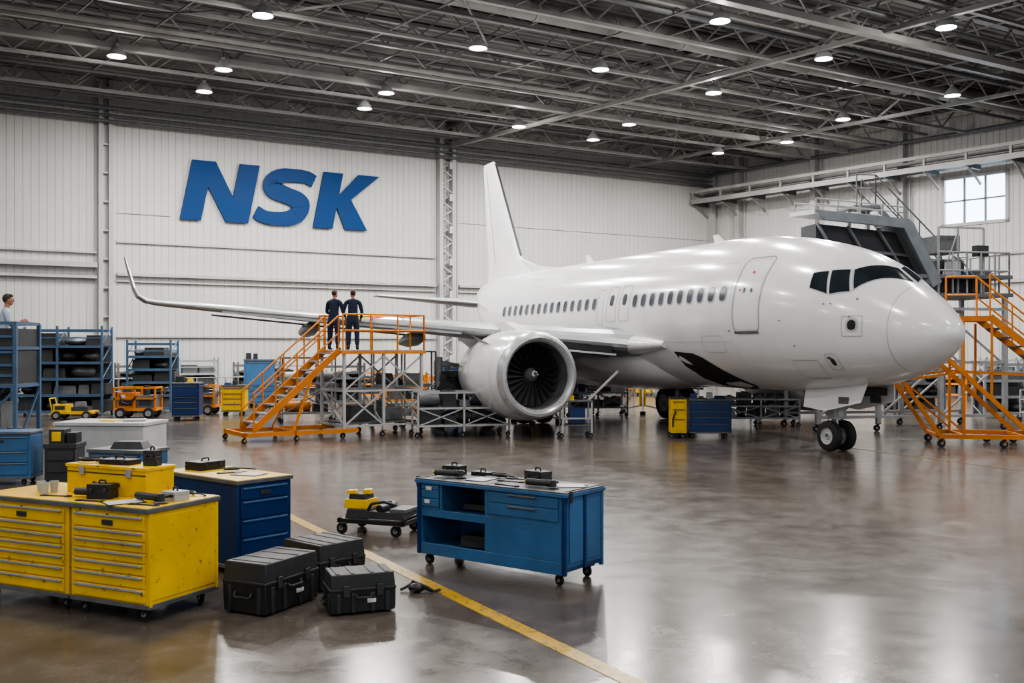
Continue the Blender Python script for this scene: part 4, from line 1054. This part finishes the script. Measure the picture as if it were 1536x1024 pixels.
# ================================================================ people
def skin(name,verts,edges,rad,mat,parent,root=0,sub=2):
    me=bpy.data.meshes.new(name); me.from_pydata(verts,edges,[]); me.materials.append(M[mat])
    o=bpy.data.objects.new(name,me); COL.objects.link(o); o.parent=parent
    o.modifiers.new('skin','SKIN').use_smooth_shade=True
    for i,rr_ in enumerate(rad):
        sv=me.skin_vertices[0].data[i]; sv.radius=rr_ if isinstance(rr_,tuple) else (rr_,rr_); sv.use_root=(i==root)
    sb=o.modifiers.new('sub','SUBSURF'); sb.levels=sub; sb.render_levels=sub
    return o
def person(name,loc,rz,height,cloth,pants,el,wr,lean=0.0,headyaw=0.0,stance=.1,knee=(.02,.02)):
    e=empty(name,loc,rz); k=height/1.78; e.scale=(k,k,k)
    L=lean
    c=[(0,0,.95),(0,L*.2,1.12),(0,L*.6,1.32),(0,L*.8,1.44),(0,L,1.52)]
    v=c[:]; ed=[(0,1),(1,2),(2,3),(3,4)]; rd=[(.155,.115),(.145,.105),(.17,.12),(.12,.09),(.062,.062)]
    for s_ in (0,1):
        sg=1 if s_==0 else -1; b=len(v)
        v+=[(sg*.12,L*.75,1.43),(sg*.205,L*.75,1.40),el[s_],wr[s_]]; ed+=[(3,b),(b,b+1),(b+1,b+2),(b+2,b+3)]; rd+=[.075,.072,.056,.040]
    for s_ in (0,1):
        sg=1 if s_==0 else -1; b=len(v)
        v+=[(sg*.10,0,.86),(sg*(stance+.02),knee[s_],.50),(sg*(stance+.03),-.01,.12)]; ed+=[(0,b),(b,b+1),(b+1,b+2)]; rd+=[(.115,.115),(.085,.085),(.068,.068)]
    skin('coverall_body',v,ed,rd,cloth,e)
    for s_ in (0,1):
        sg=1 if s_==0 else -1; x=sg*(stance+.03)
        skin('boot',[(x,-.01,.16),(x,-.03,.05),(x+.01*sg,.08,.04),(x+.015*sg,.16,.035)],[(0,1),(1,2),(2,3)],[.055,(.05,.05),(.05,.038),(.045,.032)],'black',e)
        w=Vector(wr[s_]); d=(w-Vector(el[s_])).normalized(); side=Vector((-sg*1.0,.3,0)).normalized(); side=(side-d*side.dot(d)).normalized()
        nrm=d.cross(side).normalized()
        hv=[w-d*.01,w+d*.045,w+d*.075]; he=[(0,1),(1,2)]; hr=[.028,(.036,.02),(.038,.018)]
        for f in range(4):
            o_=(f-1.5)*.020; ln=(.072,.082,.078,.060)[f]; b=len(hv)
            p=w+d*.085+side*(-o_); hv+=[p,p+d*ln*.5-nrm*.008*sg,p+d*ln*.85-nrm*.03*sg]; he+=[(2,b),(b,b+1),(b+1,b+2)]; hr+=[.0095,.0088,.0078]
        b=len(hv); p=w+d*.03+side*.03; hv+=[p,p+side*.022+d*.03,p+side*.028+d*.06]; he+=[(1,b),(b,b+1),(b+1,b+2)]; hr+=[.012,.010,.009]
        skin('hand',[tuple(q) for q in hv],he,hr,'skin',e,sub=1)
    mb=MB()
    mb.ell((0,0,0),(.074,.092,.115),'skin',20,14); mb.ell((0,.03,-.06),(.052,.058,.055),'skin',14,8)
    mb.ell((0,.096,-.012),(.013,.018,.026),'skin',8,6)
    for sg in (-1,1):
        mb.ell((sg*.076,-.005,-.012),(.011,.02,.032),'skin',8,6); mb.ell((sg*.03,.083,.012),(.013,.008,.008),'paper',8,6); mb.ell((sg*.03,.09,.012),(.006,.004,.006),'dark',6,5); mb.ell((sg*.03,.087,.033),(.018,.008,.004),'hair',8,4)
    mb.ell((0,.085,-.055),(.024,.008,.007),'red',8,5)
    mb.ell((0,-.022,.028),(.082,.090,.100),'hair',20,12); mb.ell((0,.03,.085),(.065,.06,.04),'hair',14,8)
    mb.cyl((0,-.01,-.05),(0,-.03,-.17),.052,'skin',14)
    mb.obj('head',(0,L+.02,1.665),headyaw,parent=e)
    return e
def lp(x,y,z):
    c_,s_=cos(LA),sin(LA); return (-6.3+x*c_-y*s_,24.4+x*s_+y*c_,z)
person('worker',lp(2.50,1.08,ZP),radians(-15),1.60,'navycloth','navycloth',[(.27,.06,1.13),(-.26,.08,1.12)],[(.20,.30,1.08),(-.18,.30,1.06)],.06,-.3)
person('worker',lp(2.92,.78,ZP),radians(10),1.60,'navycloth','navycloth',[(.27,.02,1.12),(-.28,.04,1.12)],[(.24,.20,.93),(-.22,.22,.98)],.03,.4)
person('worker',(-9.98,19.6,ZF),radians(-60),1.74,'shirt','navycloth',[(.28,.12,1.16),(-.27,.14,1.15)],[(.20,.32,1.22),(-.16,.32,1.24)],.08,0)

try:
    S.view_settings.look='AgX - Medium High Contrast'
except Exception: pass
